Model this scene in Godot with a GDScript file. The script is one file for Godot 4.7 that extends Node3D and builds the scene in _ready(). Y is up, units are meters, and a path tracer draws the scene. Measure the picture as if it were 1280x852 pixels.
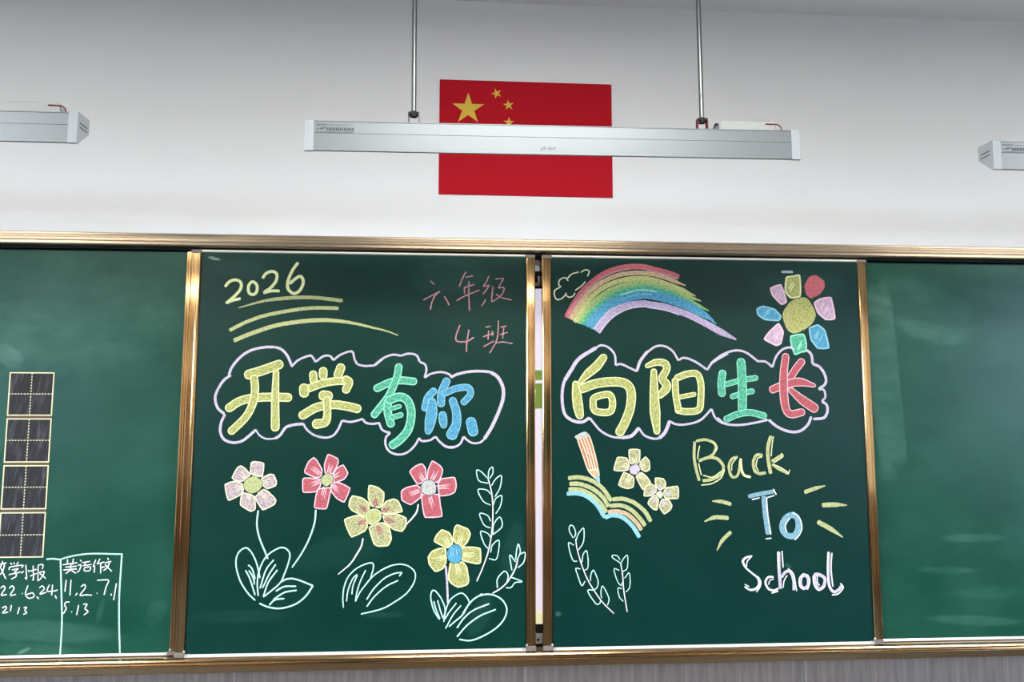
extends Node3D
# A classroom front wall: sliding chalkboards with chalk art, a flag and hanging board lamps.

const EYE := 1.70            # camera height
const CAM_Z := 2.43          # camera distance from the front wall
const FOCAL := 960.0         # focal length in pixels of a 1280x852 frame
const Z_SLIDE := 0.100       # writing surface of the two sliding boards
const Z_FIXED := 0.078       # writing surface of the two fixed boards
const CEIL := 3.085
const X_LEFT := -4.0
const X_RIGHT := 4.5
const Z_BACK := 8.8

var cam: Camera3D
var M := {}
var rng := RandomNumberGenerator.new()
var grain := FastNoiseLite.new()
var used := {}

# ------------------------------------------------------------------ small helpers
func numbered(n: String) -> String:
	var k: int = used.get(n, 0)
	used[n] = k + 1
	return n if k == 0 else "%s_%03d" % [n, k]

func tag(o: Node, label := "", category := "", group := "", kind := "") -> Node:
	if label: o.set_meta("label", label)
	if category: o.set_meta("category", category)
	if group: o.set_meta("group", group)
	if kind: o.set_meta("kind", kind)
	return o

func base(n: String, at := Vector3.ZERO) -> Node3D:
	var o := Node3D.new()
	o.name = numbered(n)
	add_child(o)
	o.position = at
	return o

func put(mesh: Mesh, n: String, parent: Node, mat: Material = null, at := Vector3.ZERO) -> MeshInstance3D:
	var o := MeshInstance3D.new()
	o.mesh = mesh
	if mat: o.material_override = mat
	o.name = numbered(n) if parent == self else n
	parent.add_child(o, true)
	o.position = at
	o.cast_shadow = GeometryInstance3D.SHADOW_CASTING_SETTING_ON
	return o

func srgb(r: int, g: int, b: int) -> Color:
	return Color(r / 255.0, g / 255.0, b / 255.0)

func mat(c: Color, rough := 0.6, metal := 0.0, spec := 0.5) -> StandardMaterial3D:
	var m := StandardMaterial3D.new()
	m.albedo_color = c
	m.roughness = rough
	m.metallic = metal
	m.metallic_specular = spec
	return m

func px(x: float, y: float, z: float) -> Vector3:
	var d := cam.transform.basis * Vector3((x - 640.0) / FOCAL, (426.0 - y) / FOCAL, -1.0)
	return cam.position + d * ((z - cam.position.z) / d.z)

# ------------------------------------------------------------------ shapes
func tri(st: SurfaceTool, a: Vector3, b: Vector3, c: Vector3, n: Vector3) -> void:
	if (b - a).cross(c - a).dot(n) > 0.0:
		var t := b
		b = c
		c = t
	for p: Vector3 in [a, b, c]:
		st.set_normal(n)
		st.set_uv(Vector2(p.x, p.y))
		st.add_vertex(p)

func quad(st: SurfaceTool, a: Vector3, b: Vector3, c: Vector3, d: Vector3, n: Vector3) -> void:
	tri(st, a, b, c, n)
	tri(st, a, c, d, n)

func start() -> SurfaceTool:
	var st := SurfaceTool.new()
	st.begin(Mesh.PRIMITIVE_TRIANGLES)
	return st

# chamfered box from lo to hi
func boxy(st: SurfaceTool, lo: Vector3, hi: Vector3, ch := 0.0) -> void:
	var c := (lo + hi) * 0.5
	var h := (hi - lo) * 0.5
	ch = minf(ch, minf(h.x, minf(h.y, h.z)) * 0.6)
	for ax in 3:
		for s: float in [-1.0, 1.0]:
			var u := (ax + 1) % 3
			var v := (ax + 2) % 3
			var n := Vector3.ZERO
			n[ax] = s
			var q: Array[Vector3] = []
			for e: Vector2 in [Vector2(-1, -1), Vector2(1, -1), Vector2(1, 1), Vector2(-1, 1)]:
				var p := Vector3.ZERO
				p[ax] = s * h[ax]
				p[u] = e.x * (h[u] - ch)
				p[v] = e.y * (h[v] - ch)
				q.append(c + p)
			quad(st, q[0], q[1], q[2], q[3], n)
	if ch <= 0.0:
		return
	for ax in 3:
		var u := (ax + 1) % 3
		var v := (ax + 2) % 3
		for su: float in [-1.0, 1.0]:
			for sv: float in [-1.0, 1.0]:
				var a := Vector3.ZERO
				a[ax] = h[ax] - ch
				a[u] = su * h[u]
				a[v] = sv * (h[v] - ch)
				var b := a
				b[u] = su * (h[u] - ch)
				b[v] = sv * h[v]
				var a2 := a
				a2[ax] = -a[ax]
				var b2 := b
				b2[ax] = -b[ax]
				var n := Vector3.ZERO
				n[u] = su
				n[v] = sv
				quad(st, c + a, c + b, c + b2, c + a2, n.normalized())
	for sx: float in [-1.0, 1.0]:
		for sy: float in [-1.0, 1.0]:
			for sz: float in [-1.0, 1.0]:
				var s := Vector3(sx, sy, sz)
				var i := h - Vector3.ONE * ch
				tri(st, c + s * Vector3(h.x, i.y, i.z), c + s * Vector3(i.x, h.y, i.z), c + s * Vector3(i.x, i.y, h.z), s.normalized())

func box(n: String, parent: Node, m: Material, lo: Vector3, hi: Vector3, ch := 0.0) -> MeshInstance3D:
	var st := start()
	boxy(st, lo, hi, ch)
	return put(st.commit(), n, parent, m)

# a closed profile (pairs a, b) swept along an axis; axis 0: (a, b) = (y, z), axis 1: (a, b) = (x, z)
func sweep(st: SurfaceTool, prof: Array, axis: int, from: float, to: float) -> void:
	var pts := PackedVector2Array()
	for i in prof.size() / 2:
		pts.append(Vector2(prof[2 * i], prof[2 * i + 1]))
	if Geometry2D.is_polygon_clockwise(pts):
		pts.reverse()
	var place := func(p: Vector2, t: float) -> Vector3:
		return Vector3(t, p.x, p.y) if axis == 0 else Vector3(p.x, t, p.y)
	for i in pts.size():
		var a := pts[i]
		var b := pts[(i + 1) % pts.size()]
		var e := (b - a).normalized()
		var n2 := Vector2(e.y, -e.x)
		var n: Vector3 = Vector3(0, n2.x, n2.y) if axis == 0 else Vector3(n2.x, 0, n2.y)
		quad(st, place.call(a, from), place.call(b, from), place.call(b, to), place.call(a, to), n)
	var ids := Geometry2D.triangulate_polygon(pts)
	var cap := Vector3(1, 0, 0) if axis == 0 else Vector3(0, 1, 0)
	for i in ids.size() / 3:
		for t: float in [from, to]:
			tri(st, place.call(pts[ids[3 * i]], t), place.call(pts[ids[3 * i + 1]], t), place.call(pts[ids[3 * i + 2]], t), cap * (1.0 if t == maxf(from, to) else -1.0))

func rod(n: String, parent: Node, m: Material, a: Vector3, b: Vector3, r: float, sides := 16) -> MeshInstance3D:
	var st := start()
	rod_into(st, a, b, r, sides)
	return put(st.commit(), n, parent, m)

func rod_into(st: SurfaceTool, a: Vector3, b: Vector3, r: float, sides := 16) -> void:
	var d := (b - a).normalized()
	var u := d.cross(Vector3.RIGHT if absf(d.x) < 0.8 else Vector3.UP).normalized()
	var v := d.cross(u)
	for i in sides:
		var t0 := TAU * i / sides
		var t1 := TAU * (i + 1) / sides
		var n0 := u * cos(t0) + v * sin(t0)
		var n1 := u * cos(t1) + v * sin(t1)
		var q: Array[Vector3] = [a + n0 * r, a + n1 * r, b + n1 * r, b + n0 * r]
		var nn: Array[Vector3] = [n0, n1, n1, n0]
		var order: Array[int] = [0, 1, 2, 0, 2, 3]
		if (q[1] - q[0]).cross(q[2] - q[0]).dot(n0) > 0.0:
			order = [0, 2, 1, 0, 3, 2]
		for k in order:
			st.set_normal(nn[k])
			st.set_uv(Vector2(q[k].x, q[k].y))
			st.add_vertex(q[k])
		tri(st, a, a + n0 * r, a + n1 * r, -d)
		tri(st, b, b + n0 * r, b + n1 * r, d)

func ball(n: String, parent: Node, m: Material, at: Vector3, r: float) -> MeshInstance3D:
	var s := SphereMesh.new()
	s.radius = r
	s.height = 2.0 * r
	s.radial_segments = 12
	s.rings = 6
	return put(s, n, parent, m, at)

# ------------------------------------------------------------------ chalk
var chalk_mats := {}
var d_surf := {}      # colour -> arrays of the drawing under way
var d_org := Vector3.ZERO
var d_z := 0.0
var d_k := 0
var t_x := 0.0
var t_y := 0.0
var t_s := 1.0

const INK := {          # colour (sRGB 0..255), how thin the chalk lies (0 = solid)
	"Y": [[228, 229, 168], 0.10], "YF": [[202, 193, 116], 0.35], "YC": [[196, 193, 134], 0.28], "C": [[226, 219, 180], 0.15],
	"W": [[234, 230, 222], 0.08], "M": [[196, 234, 220], 0.08], "L": [[208, 192, 208], 0.20], "LV": [[198, 172, 200], 0.30],
	"T": [[112, 198, 158], 0.40], "TL": [[150, 222, 188], 0.18], "B": [[102, 170, 204], 0.36], "BL": [[146, 196, 208], 0.20],
	"R": [[208, 98, 104], 0.34], "RP": [[238, 200, 204], 0.14], "K": [[214, 146, 152], 0.30], "P": [[216, 180, 182], 0.36],
	"O": [[222, 184, 142], 0.30], "G": [[204, 187, 112], 0.36], "YG": [[210, 193, 138], 0.38], "BG": [[140, 176, 186], 0.30], "GW": [[206, 198, 188], 0.30],
	"RR": [[208, 108, 114], 0.26], "Y2": [[212, 206, 134], 0.28], "GL": [[190, 202, 126], 0.30], "GR": [[160, 198, 130], 0.34], "D": [[16, 54, 46], 0.0], "PK": [[222, 180, 202], 0.30], "N": [[222, 138, 112], 0.32], "BR": [[214, 140, 124], 0.42],
}

func make_chalk_materials() -> void:
	grain.noise_type = FastNoiseLite.TYPE_SIMPLEX
	grain.seed = 5
	grain.frequency = 0.22
	var streak: Image = grain.get_seamless_image(48, 128)
	streak.convert(Image.FORMAT_L8)
	streak.resize(256, 128, Image.INTERPOLATE_CUBIC)
	grain.seed = 9
	grain.frequency = 0.16
	var fine: Image = grain.get_seamless_image(256, 128)
	fine.convert(Image.FORMAT_L8)
	var s_b := streak.get_data()
	var f_b := fine.get_data()
	var board := srgb(10, 58, 50)
	for key: String in INK:
		var c: Array = INK[key][0]
		var thin: float = INK[key][1]
		var col := srgb(c[0], c[1], c[2])
		var bytes := PackedByteArray()
		bytes.resize(256 * 128 * 3)
		for i in 256 * 128:
			var v := (0.62 * s_b[i] + 0.38 * f_b[i]) / 255.0
			var cov := smoothstep(thin - 0.25, thin + 0.27, v)
			var q := board.lerp(col, 0.22 + 0.78 * cov)
			bytes[3 * i] = int(q.r * 255.0)
			bytes[3 * i + 1] = int(q.g * 255.0)
			bytes[3 * i + 2] = int(q.b * 255.0)
		var img := Image.create_from_data(256, 128, false, Image.FORMAT_RGB8, bytes)
		var m := mat(Color.WHITE, 0.92, 0.0, 0.25)
		m.albedo_texture = ImageTexture.create_from_image(img)
		chalk_mats[key] = m

func at(x0: float, y0: float, s: float) -> void:   # a reading frame: photo pixel = (x0, y0) + reading / s
	t_x = x0
	t_y = y0
	t_s = s

func draw_begin() -> void:
	d_surf = {}

func draw_end(n: String, parent: Node, label := "") -> MeshInstance3D:
	var am := ArrayMesh.new()
	for key: String in d_surf:
		var a := []
		a.resize(Mesh.ARRAY_MAX)
		a[Mesh.ARRAY_VERTEX] = d_surf[key][0]
		var nn := PackedVector3Array()
		nn.resize(d_surf[key][0].size())
		nn.fill(Vector3(0, 0, 1))
		a[Mesh.ARRAY_NORMAL] = nn
		a[Mesh.ARRAY_TEX_UV] = d_surf[key][1]
		am.add_surface_from_arrays(Mesh.PRIMITIVE_TRIANGLES, a)
		am.surface_set_material(am.get_surface_count() - 1, chalk_mats[key])
	d_surf = {}
	var o := MeshInstance3D.new()
	o.mesh = am
	o.name = n
	parent.add_child(o, true)
	if label: o.set_meta("label", label)
	return o

func group_part(n: String, parent: Node, label := "") -> Node3D:
	var o := Node3D.new()
	o.name = n
	parent.add_child(o, true)
	if label: o.set_meta("label", label)
	return o

func flat(key: String, a: Vector2, b: Vector2, c: Vector2, ua: Vector2, ub: Vector2, uc: Vector2, z: float) -> void:
	if not d_surf.has(key):
		d_surf[key] = [PackedVector3Array(), PackedVector2Array()]
	if (b - a).cross(c - a) > 0.0:       # front faces run clockwise
		var t := b
		b = c
		c = t
		t = ub
		ub = uc
		uc = t
	for p: Vector2 in [a, b, c]:
		d_surf[key][0].append(Vector3(p.x, p.y, z) - d_org)
	for u: Vector2 in [ua, ub, uc]:
		d_surf[key][1].append(u)

func on_board(raw: Array) -> PackedVector2Array:
	var out := PackedVector2Array()
	for i in raw.size() / 2:
		var p := px(t_x + raw[2 * i] / t_s, t_y + raw[2 * i + 1] / t_s, d_z)
		out.append(Vector2(p.x, p.y))
	return out

func smooth(p: PackedVector2Array, closed: bool, tight := 0.0) -> PackedVector2Array:
	var out := PackedVector2Array()
	var n := p.size()
	if n < 2:
		return p
	var segs := n if closed else n - 1
	for i in segs:
		var p1 := p[i]
		var p2 := p[(i + 1) % n]
		var p0 := p[(i - 1 + n) % n] if closed or i > 0 else p1 * 2.0 - p2
		var p3 := p[(i + 2) % n] if closed or i + 2 < n else p2 * 2.0 - p1
		var steps := maxi(1, int(ceil(p1.distance_to(p2) / 0.0026)))
		for k in steps:
			var t := float(k) / steps
			var c := p1.cubic_interpolate(p2, p0, p3, t)
			out.append(c.lerp(p1.lerp(p2, t), tight))
	if not closed:
		out.append(p[n - 1])
	return out

# a chalk stroke: w is a width or a list of widths (in reading pixels); taper > 0 thins that end (1 start, 2 end, 3 both)
func line(key: String, w: Variant, raw: Array, closed := false, taper := 0, tight := 0.0) -> void:
	var ctrl := on_board(raw)
	if ctrl.size() == 1:
		ctrl.append(ctrl[0] + Vector2(0.001, -0.001))
	var p := smooth(ctrl, closed, tight)
	var unit := px(t_x + 1.0 / t_s, t_y, d_z).distance_to(px(t_x, t_y, d_z))
	ribbon(key, p, w, unit, closed, taper)

func ribbon(key: String, p: PackedVector2Array, w: Variant, unit: float, closed: bool, taper: int) -> void:
	d_k += 1
	var z := d_z + 0.0004 + d_k * 0.000012
	var n := p.size()
	var total := 0.0
	var run := PackedFloat32Array([0.0])
	for i in range(1, n):
		total += p[i].distance_to(p[i - 1])
		run.append(total)
	if closed:
		total += p[0].distance_to(p[n - 1])
	total = maxf(total, 0.0005)
	var seed_u := rng.randf() * 4.0
	var seed_v := rng.randf() * 4.0
	var lefts := PackedVector2Array()
	var rights := PackedVector2Array()
	var us := PackedFloat32Array()
	var vs := PackedFloat32Array()
	var count := n + 1 if closed else n
	for j in count:
		var i := j % n
		var s := run[i] if j < n else total
		var a := p[(i - 1 + n) % n] if closed else p[maxi(i - 1, 0)]
		var b := p[(i + 1) % n] if closed else p[mini(i + 1, n - 1)]
		var dir := (b - a).normalized()
		if dir == Vector2.ZERO:
			dir = Vector2.RIGHT
		var nor := Vector2(-dir.y, dir.x)
		var f := s / total
		var width: float
		if w is Array:
			var g: float = f * (w.size() - 1)
			var k: int = mini(int(g), w.size() - 2)
			width = lerpf(w[k], w[k + 1], g - k)
		else:
			width = w
		width *= unit
		if taper & 1:
			width *= lerpf(0.25, 1.0, minf(1.0, f / 0.4))
		if taper & 2:
			width *= lerpf(0.22, 1.0, minf(1.0, (1.0 - f) / 0.45))
		if taper & 4:
			width *= lerpf(0.2, 1.0, minf(1.0, (1.0 - f) / 0.10))
		var h := width * 0.5
		if not closed:
			var e := minf(s, total - s) + (h * 0.04 if taper & 8 else h * 0.25)
			if e < h:
				h *= sqrt(maxf(0.0, 1.0 - pow(1.0 - e / h, 2.0)))
		var jit := 0.00042
		var hl := h + jit * grain.get_noise_2d(s * 5200.0, seed_u * 100.0) + jit * rng.randf_range(-0.4, 0.4)
		var hr := h + jit * grain.get_noise_2d(s * 5200.0, seed_v * 100.0 + 900.0) + jit * rng.randf_range(-0.4, 0.4)
		lefts.append(p[i] + nor * maxf(hl, 0.0002))
		rights.append(p[i] - nor * maxf(hr, 0.0002))
		us.append(seed_u + s / 0.17)
		vs.append(width / 0.075)
	for j in count - 1:
		var v0 := Vector2(us[j], seed_v)
		var v1 := Vector2(us[j], seed_v + vs[j])
		var v2 := Vector2(us[j + 1], seed_v + vs[j + 1])
		var v3 := Vector2(us[j + 1], seed_v)
		flat(key, lefts[j], rights[j], rights[j + 1], v0, v1, v2, z)
		flat(key, lefts[j], rights[j + 1], lefts[j + 1], v0, v2, v3, z)

# a broad stroke with a brighter chalk outline round a rubbed-in fill; its ends are rounded half a width past the points
func fat(fill_key: String, line_key: String, w: Variant, raw: Array, closed := false, lw := 9.0) -> void:
	var unit := px(t_x + 1.0 / t_s, t_y, d_z).distance_to(px(t_x, t_y, d_z))
	var p := smooth(on_board(raw), closed)
	for pass_no in 2:
		var inset := 0.0 if pass_no == 0 else lw
		var width: Variant
		if w is Array:
			width = []
			for x: float in w:
				width.append(maxf(x - 2.0 * inset, 4.0))
		else:
			width = w - 2.0 * inset
		var q := p.duplicate()
		if not closed:
			var w0: float = width[0] if width is Array else width
			var w1: float = width[width.size() - 1] if width is Array else width
			var d0 := (p[0] - p[mini(3, p.size() - 1)]).normalized()
			var d1 := (p[p.size() - 1] - p[maxi(p.size() - 4, 0)]).normalized()
			for k in 5:
				q.insert(0, p[0] + d0 * w0 * unit * 0.09 * (k + 1))
				q.append(p[p.size() - 1] + d1 * w1 * unit * 0.09 * (k + 1))
		ribbon(line_key if pass_no == 0 else fill_key, q, width, unit, closed, 8)

# a filled outline; the rubbing runs from the outline's middle towards (tx, ty)
func area(key: String, raw: Array, tx := 0.0, ty := 0.0, edge := "", ew := 9.0, tight := 0.62) -> void:
	d_k += 1
	var z := d_z + 0.0004 + d_k * 0.000012
	var p := smooth(on_board(raw), true, tight)
	var mid := Vector2.ZERO
	for q in p:
		mid += q / p.size()
	var goal := on_board([tx, ty])[0]
	var dir := (goal - mid).normalized()
	var nor := Vector2(-dir.y, dir.x)
	var off := Vector2(rng.randf() * 4.0, rng.randf() * 4.0)
	var ids := Geometry2D.triangulate_polygon(p)
	for i in ids.size() / 3:
		var a := p[ids[3 * i]]
		var b := p[ids[3 * i + 1]]
		var c := p[ids[3 * i + 2]]
		flat(key, a, b, c, uv_of(a, dir, nor, off), uv_of(b, dir, nor, off), uv_of(c, dir, nor, off), z)
	if edge:
		var unit := px(t_x + 1.0 / t_s, t_y, d_z).distance_to(px(t_x, t_y, d_z))
		ribbon(edge, p, ew, unit, true, 0)

func uv_of(p: Vector2, dir: Vector2, nor: Vector2, off: Vector2) -> Vector2:
	return off + Vector2(p.dot(dir) / 0.17, p.dot(nor) / 0.075)

# a flower in one reading frame: petals, rubbed streaks towards the heart, the heart itself
func flower(board: Node, label: String, petals: Array, fill_key: String, edge: String, streak: String, heart: Array, heart_key: String, heart_edge: String, blush := "", ew := 9.0) -> Node3D:
	var f := group_part("chalk_flower", board, label)
	var hx := 0.0
	var hy := 0.0
	for i in heart.size() / 2:
		hx += heart[2 * i] / (heart.size() / 2.0)
		hy += heart[2 * i + 1] / (heart.size() / 2.0)
	for pt: Array in petals:
		draw_begin()
		var mx := 0.0
		var my := 0.0
		for i in pt.size() / 2:
			mx += pt[2 * i] / (pt.size() / 2.0)
			my += pt[2 * i + 1] / (pt.size() / 2.0)
		area(fill_key, pt, hx, hy, edge, ew)
		var ax := Vector2(hx - mx, hy - my)
		var side := Vector2(-ax.y, ax.x).normalized()
		if blush:
			var bp := Vector2(mx, my) + ax * 0.36
			area(blush, [bp.x - side.x * 32, bp.y - side.y * 32, bp.x + ax.x * 0.2, bp.y + ax.y * 0.2, bp.x + side.x * 32, bp.y + side.y * 32, bp.x - ax.x * 0.34, bp.y - ax.y * 0.34], hx, hy)
		if streak:
			for k: float in [-1.0, 0.0, 1.0]:
				var s0 := Vector2(mx, my) + side * k * 20.0 + ax * rng.randf_range(-0.2, 0.1)
				var s1 := Vector2(mx, my) + side * k * 15.0 + ax * rng.randf_range(0.5, 0.62)
				line(streak, 8.0, [s0.x, s0.y, s1.x, s1.y], false, 1)
		draw_end("petal", f)
	draw_begin()
	line("D", 20.0, heart, true, 0, 0.2)
	area(heart_key, heart, hx + 40, hy - 60, heart_edge, 8.0, 0.2)
	draw_end("flower_heart", f)
	return f

func strokes(key: String, w: float, list: Array, n: String, parent: Node, label := "") -> void:
	draw_begin()
	for s: Array in list:
		line(key, w, s)
	draw_end(n, parent, label)

# ------------------------------------------------------------------ the scene
func _ready() -> void:
	rng.seed = 20260
	# camera
	cam = Camera3D.new()
	cam.name = "camera"
	cam.position = Vector3(0, EYE, CAM_Z)
	cam.rotation_degrees = Vector3(5.876, -3.8806, 0.0473)
	cam.fov = rad_to_deg(2.0 * atan(426.0 / FOCAL))
	cam.near = 0.05
	add_child(cam)
	cam.current = true
	# sky and exposure
	var env := Environment.new()
	env.background_mode = Environment.BG_SKY
	var sky := Sky.new()
	var sm := ProceduralSkyMaterial.new()
	sm.sky_top_color = srgb(150, 190, 236)
	sm.sky_horizon_color = srgb(196, 216, 240)
	sm.ground_bottom_color = srgb(120, 122, 118)
	sm.ground_horizon_color = srgb(190, 194, 196)
	sm.sky_energy_multiplier = 4.7
	sky.sky_material = sm
	env.sky = sky
	env.tonemap_mode = Environment.TONE_MAPPER_LINEAR
	env.tonemap_exposure = 1.0
	env.sdfgi_enabled = true
	env.ssao_enabled = true
	env.ssil_enabled = true
	var we := WorldEnvironment.new()
	we.name = "world_environment"
	we.environment = env
	add_child(we)

	make_materials()
	make_chalk_materials()
	build_room()
	build_ceiling_lamps()
	build_frame()
	build_screen()
	build_sliding_left()
	build_sliding_right()
	build_fixed_left()
	build_fixed_right()
	build_flag()
	build_board_lamps()
	build_writing_grid()

func make_materials() -> void:
	M.wall = mat(srgb(235, 235, 235), 0.9, 0.0, 0.3)
	M.ceiling = mat(srgb(240, 240, 240), 0.92, 0.0, 0.3)
	M.floor = mat(srgb(58, 54, 50), 0.5)
	M.gold = mat(srgb(186, 149, 102), 0.09, 1.0)
	M.gold_dull = mat(srgb(184, 154, 116), 0.30, 1.0)
	M.tray = mat(srgb(178, 148, 110), 0.18, 1.0)
	M.rail = mat(srgb(158, 140, 118), 0.27, 1.0)
	M.edge = mat(srgb(226, 220, 204), 0.4, 0.3)
	M.rod = mat(srgb(118, 122, 124), 0.3, 0.8)
	M.clamp = mat(srgb(84, 84, 86), 0.5)
	M.black = mat(srgb(14, 13, 13), 0.7)
	M.gasket = mat(srgb(22, 26, 24), 0.6)
	M.bracket = mat(srgb(118, 108, 98), 0.5)
	M.steel = mat(srgb(232, 232, 230), 0.22, 1.0)
	M.alu = mat(srgb(134, 139, 142), 0.42, 0.4, 0.4)
	M.cap = mat(srgb(170, 176, 180), 0.5)
	M.white = mat(srgb(232, 230, 236), 0.5)
	M.plastic = mat(srgb(226, 226, 220), 0.5)
	M.gear = mat(srgb(168, 169, 166), 0.5)
	M.print = mat(srgb(74, 78, 80), 0.7)
	M.red = mat(srgb(180, 10, 30), 0.75, 0.0, 0.3)
	M.yellow = mat(srgb(220, 184, 74), 0.75, 0.0, 0.3)
	M.wire = mat(srgb(110, 34, 36), 0.6)
	M.screw = mat(srgb(236, 232, 222), 0.3, 0.6)
	M.diffuser = mat(srgb(236, 236, 232), 0.6)
	M.grey = mat(srgb(176, 176, 180), 0.5)
	# wood-grain wall tiles under the board
	var img := Image.create(128, 128, false, Image.FORMAT_RGB8)
	grain.frequency = 0.05
	for y in 128:
		for x in 128:
			var v := grain.get_noise_2d(x * 2.6, y * 0.30) * 0.5 + 0.5 * grain.get_noise_2d(x * 9.0 + 300.0, y * 0.5)
			var c := srgb(102, 87, 77).lerp(srgb(140, 124, 112), clampf(0.5 + v, 0.0, 1.0))
			img.set_pixel(x, y, c)
	M.tile = mat(Color.WHITE, 0.5)
	M.tile.albedo_texture = ImageTexture.create_from_image(img)
	M.tile.uv1_scale = Vector3(2.3, 1.0, 1.0)

# ------------------------------------------------------------------ room
func build_room() -> void:
	var wf := box("wall_front", self, M.wall, Vector3(X_LEFT - 0.2, 0, -0.2), Vector3(X_RIGHT + 0.2, CEIL, 0))
	tag(wf, "white painted front wall above the chalkboards", "", "", "structure")
	tag(box("ceiling", self, M.ceiling, Vector3(X_LEFT - 0.2, CEIL, -0.2), Vector3(X_RIGHT + 0.2, CEIL + 0.2, Z_BACK + 0.2)), "white ceiling", "", "", "structure")
	tag(box("floor", self, M.floor, Vector3(X_LEFT - 0.2, -0.2, -0.2), Vector3(X_RIGHT + 0.2, 0, Z_BACK + 0.2)), "dark floor", "", "", "structure")
	tag(box("wall_back", self, M.wall, Vector3(X_LEFT - 0.2, 0, Z_BACK), Vector3(X_RIGHT + 0.2, CEIL, Z_BACK + 0.2)), "white back wall", "", "", "structure")
	# windows in both side walls
	var glass := mat(Color(0.94, 0.97, 0.98, 0.08), 0.02)
	glass.transparency = BaseMaterial3D.TRANSPARENCY_ALPHA
	var count := 0
	for side: float in [-1.0, 1.0]:
		var inner := X_LEFT if side < 0.0 else X_RIGHT
		var spans := [[0.0, 2.2], [3.9, 4.5], [6.2, 6.8], [8.0, Z_BACK]] if side < 0.0 else [[0.0, 2.2], [4.4, 7.0], [8.3, Z_BACK]]
		var lo := minf(inner, inner + side * 0.2)
		var hi := maxf(inner, inner + side * 0.2)
		var st := start()
		boxy(st, Vector3(lo, 0, 0), Vector3(hi, 0.95, Z_BACK))
		boxy(st, Vector3(lo, 2.70, 0), Vector3(hi, CEIL, Z_BACK))
		for s: Array in spans:
			boxy(st, Vector3(lo, 0.95, s[0]), Vector3(hi, 2.70, s[1]))
		tag(put(st.commit(), "wall_left" if side < 0.0 else "wall_right", self, M.wall), "white side wall with windows", "", "", "structure")
		for i in spans.size() - 1:
			count += 1
			var z0: float = spans[i][1]
			var l: float = spans[i + 1][0] - z0
			var w := base("window_%d" % count, Vector3(inner + side * 0.12, 0.95, z0))
			tag(w, "white framed window in a side wall", "", "", "structure")
			var fr := start()
			for e: Array in [[0.0, 0.05, 0.0, l], [1.70, 1.75, 0.0, l], [0.05, 1.70, 0.0, 0.05], [0.05, 1.70, l - 0.05, l], [0.05, 1.70, l / 2 - 0.03, l / 2 + 0.03]]:
				boxy(fr, Vector3(-0.03, e[0], e[2]), Vector3(0.03, e[1], e[3]), 0.004)
			put(fr.commit(), "window_frame", w, M.plastic)
			for k in 2:
				box("pane", w, glass, Vector3(-0.003, 0.05, 0.05 if k == 0 else l / 2 + 0.03), Vector3(0.003, 1.70, l / 2 - 0.03 if k == 0 else l - 0.05))
	# the same tiling runs round the room; an added unseen chalkboard darkens the stile reflections
	tag(box("trim_2", self, M.tile, Vector3(X_LEFT, 0, Z_BACK - 0.012), Vector3(X_RIGHT, 1.0, Z_BACK)), "wood grain wall tiles along the back wall", "", "", "structure")
	tag(box("trim_3", self, M.tile, Vector3(X_RIGHT - 0.012, 0, 0.015), Vector3(X_RIGHT, 0.94, Z_BACK - 0.015)), "wood grain wall tiles along the right wall", "", "", "structure")
	tag(box("trim_4", self, M.tile, Vector3(X_LEFT, 0, 0.015), Vector3(X_LEFT + 0.012, 0.94, Z_BACK - 0.015)), "wood grain wall tiles along the left wall", "", "", "structure")
	var rb := base("added_rear_chalkboard", Vector3(0.25, 1.02, Z_BACK))
	tag(rb, "added unseen dark green chalkboard on the back wall, darkening reflections in the gold stiles", "chalkboard")
	box("writing_surface", rb, mat(srgb(10, 62, 54), 0.5), Vector3(-2.4, 0.03, -0.03), Vector3(2.4, 1.22, -0.002))
	for e: Array in [[-2.44, -2.40, 0.0, 1.25], [2.40, 2.44, 0.0, 1.25], [-2.40, 2.40, 0.0, 0.03], [-2.40, 2.40, 1.22, 1.25]]:
		box("frame_bar", rb, M.gold_dull, Vector3(e[0], e[2], -0.045), Vector3(e[1], e[3], -0.001), 0.003)
	for e: Array in [[-3.85, -2.25, "added unseen brown board on the back wall near the left windows, toning reflections"], [2.75, 4.35, "added unseen brown board on the back wall near the right windows, toning reflections"]]:
		var nb := base("added_brown_board", Vector3(e[0], 1.02, Z_BACK))  # added out of view so the gold stiles reflect a dark brown
		tag(nb, e[2], "added board")
		box("cork", nb, mat(srgb(118, 88, 60), 0.9), Vector3(0.03, 0.03, -0.02), Vector3(e[1] - e[0] - 0.03, 1.22, -0.002))
		for q: Array in [[0.0, 0.03, 0.0, 1.25], [e[1] - e[0] - 0.03, e[1] - e[0], 0.0, 1.25], [0.03, e[1] - e[0] - 0.03, 0.0, 0.03], [0.03, e[1] - e[0] - 0.03, 1.22, 1.25]]:
			box("frame_bar", nb, M.gold_dull, Vector3(q[0], q[2], -0.03), Vector3(q[1], q[3], -0.001), 0.002)
	# wood-grain tiles below the board
	var t := base("trim_1", Vector3.ZERO)
	tag(t, "grey brown wood grain wall tiles under the chalkboards", "", "", "structure")
	var top := EYE - 0.70
	var joints := [-4.0, -3.25, -2.375, -1.53, -0.662, 0.205, 1.085, 1.955, 2.83, 3.70, 4.5]
	for i in joints.size() - 1:
		var a: float = joints[i] + 0.0014
		var b: float = joints[i + 1] - 0.0014
		for r in 2:
			var y0 := 0.0 if r == 0 else 0.403
			var y1 := 0.40 if r == 0 else top
			box("wall_tile", t, M.tile, Vector3(a, y0, 0.0), Vector3(b, y1, 0.012), 0.0015)
	box("grout", t, mat(srgb(176, 168, 160), 0.9), Vector3(X_LEFT, 0, 0.0), Vector3(X_RIGHT, top - 0.002, 0.010))

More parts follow.
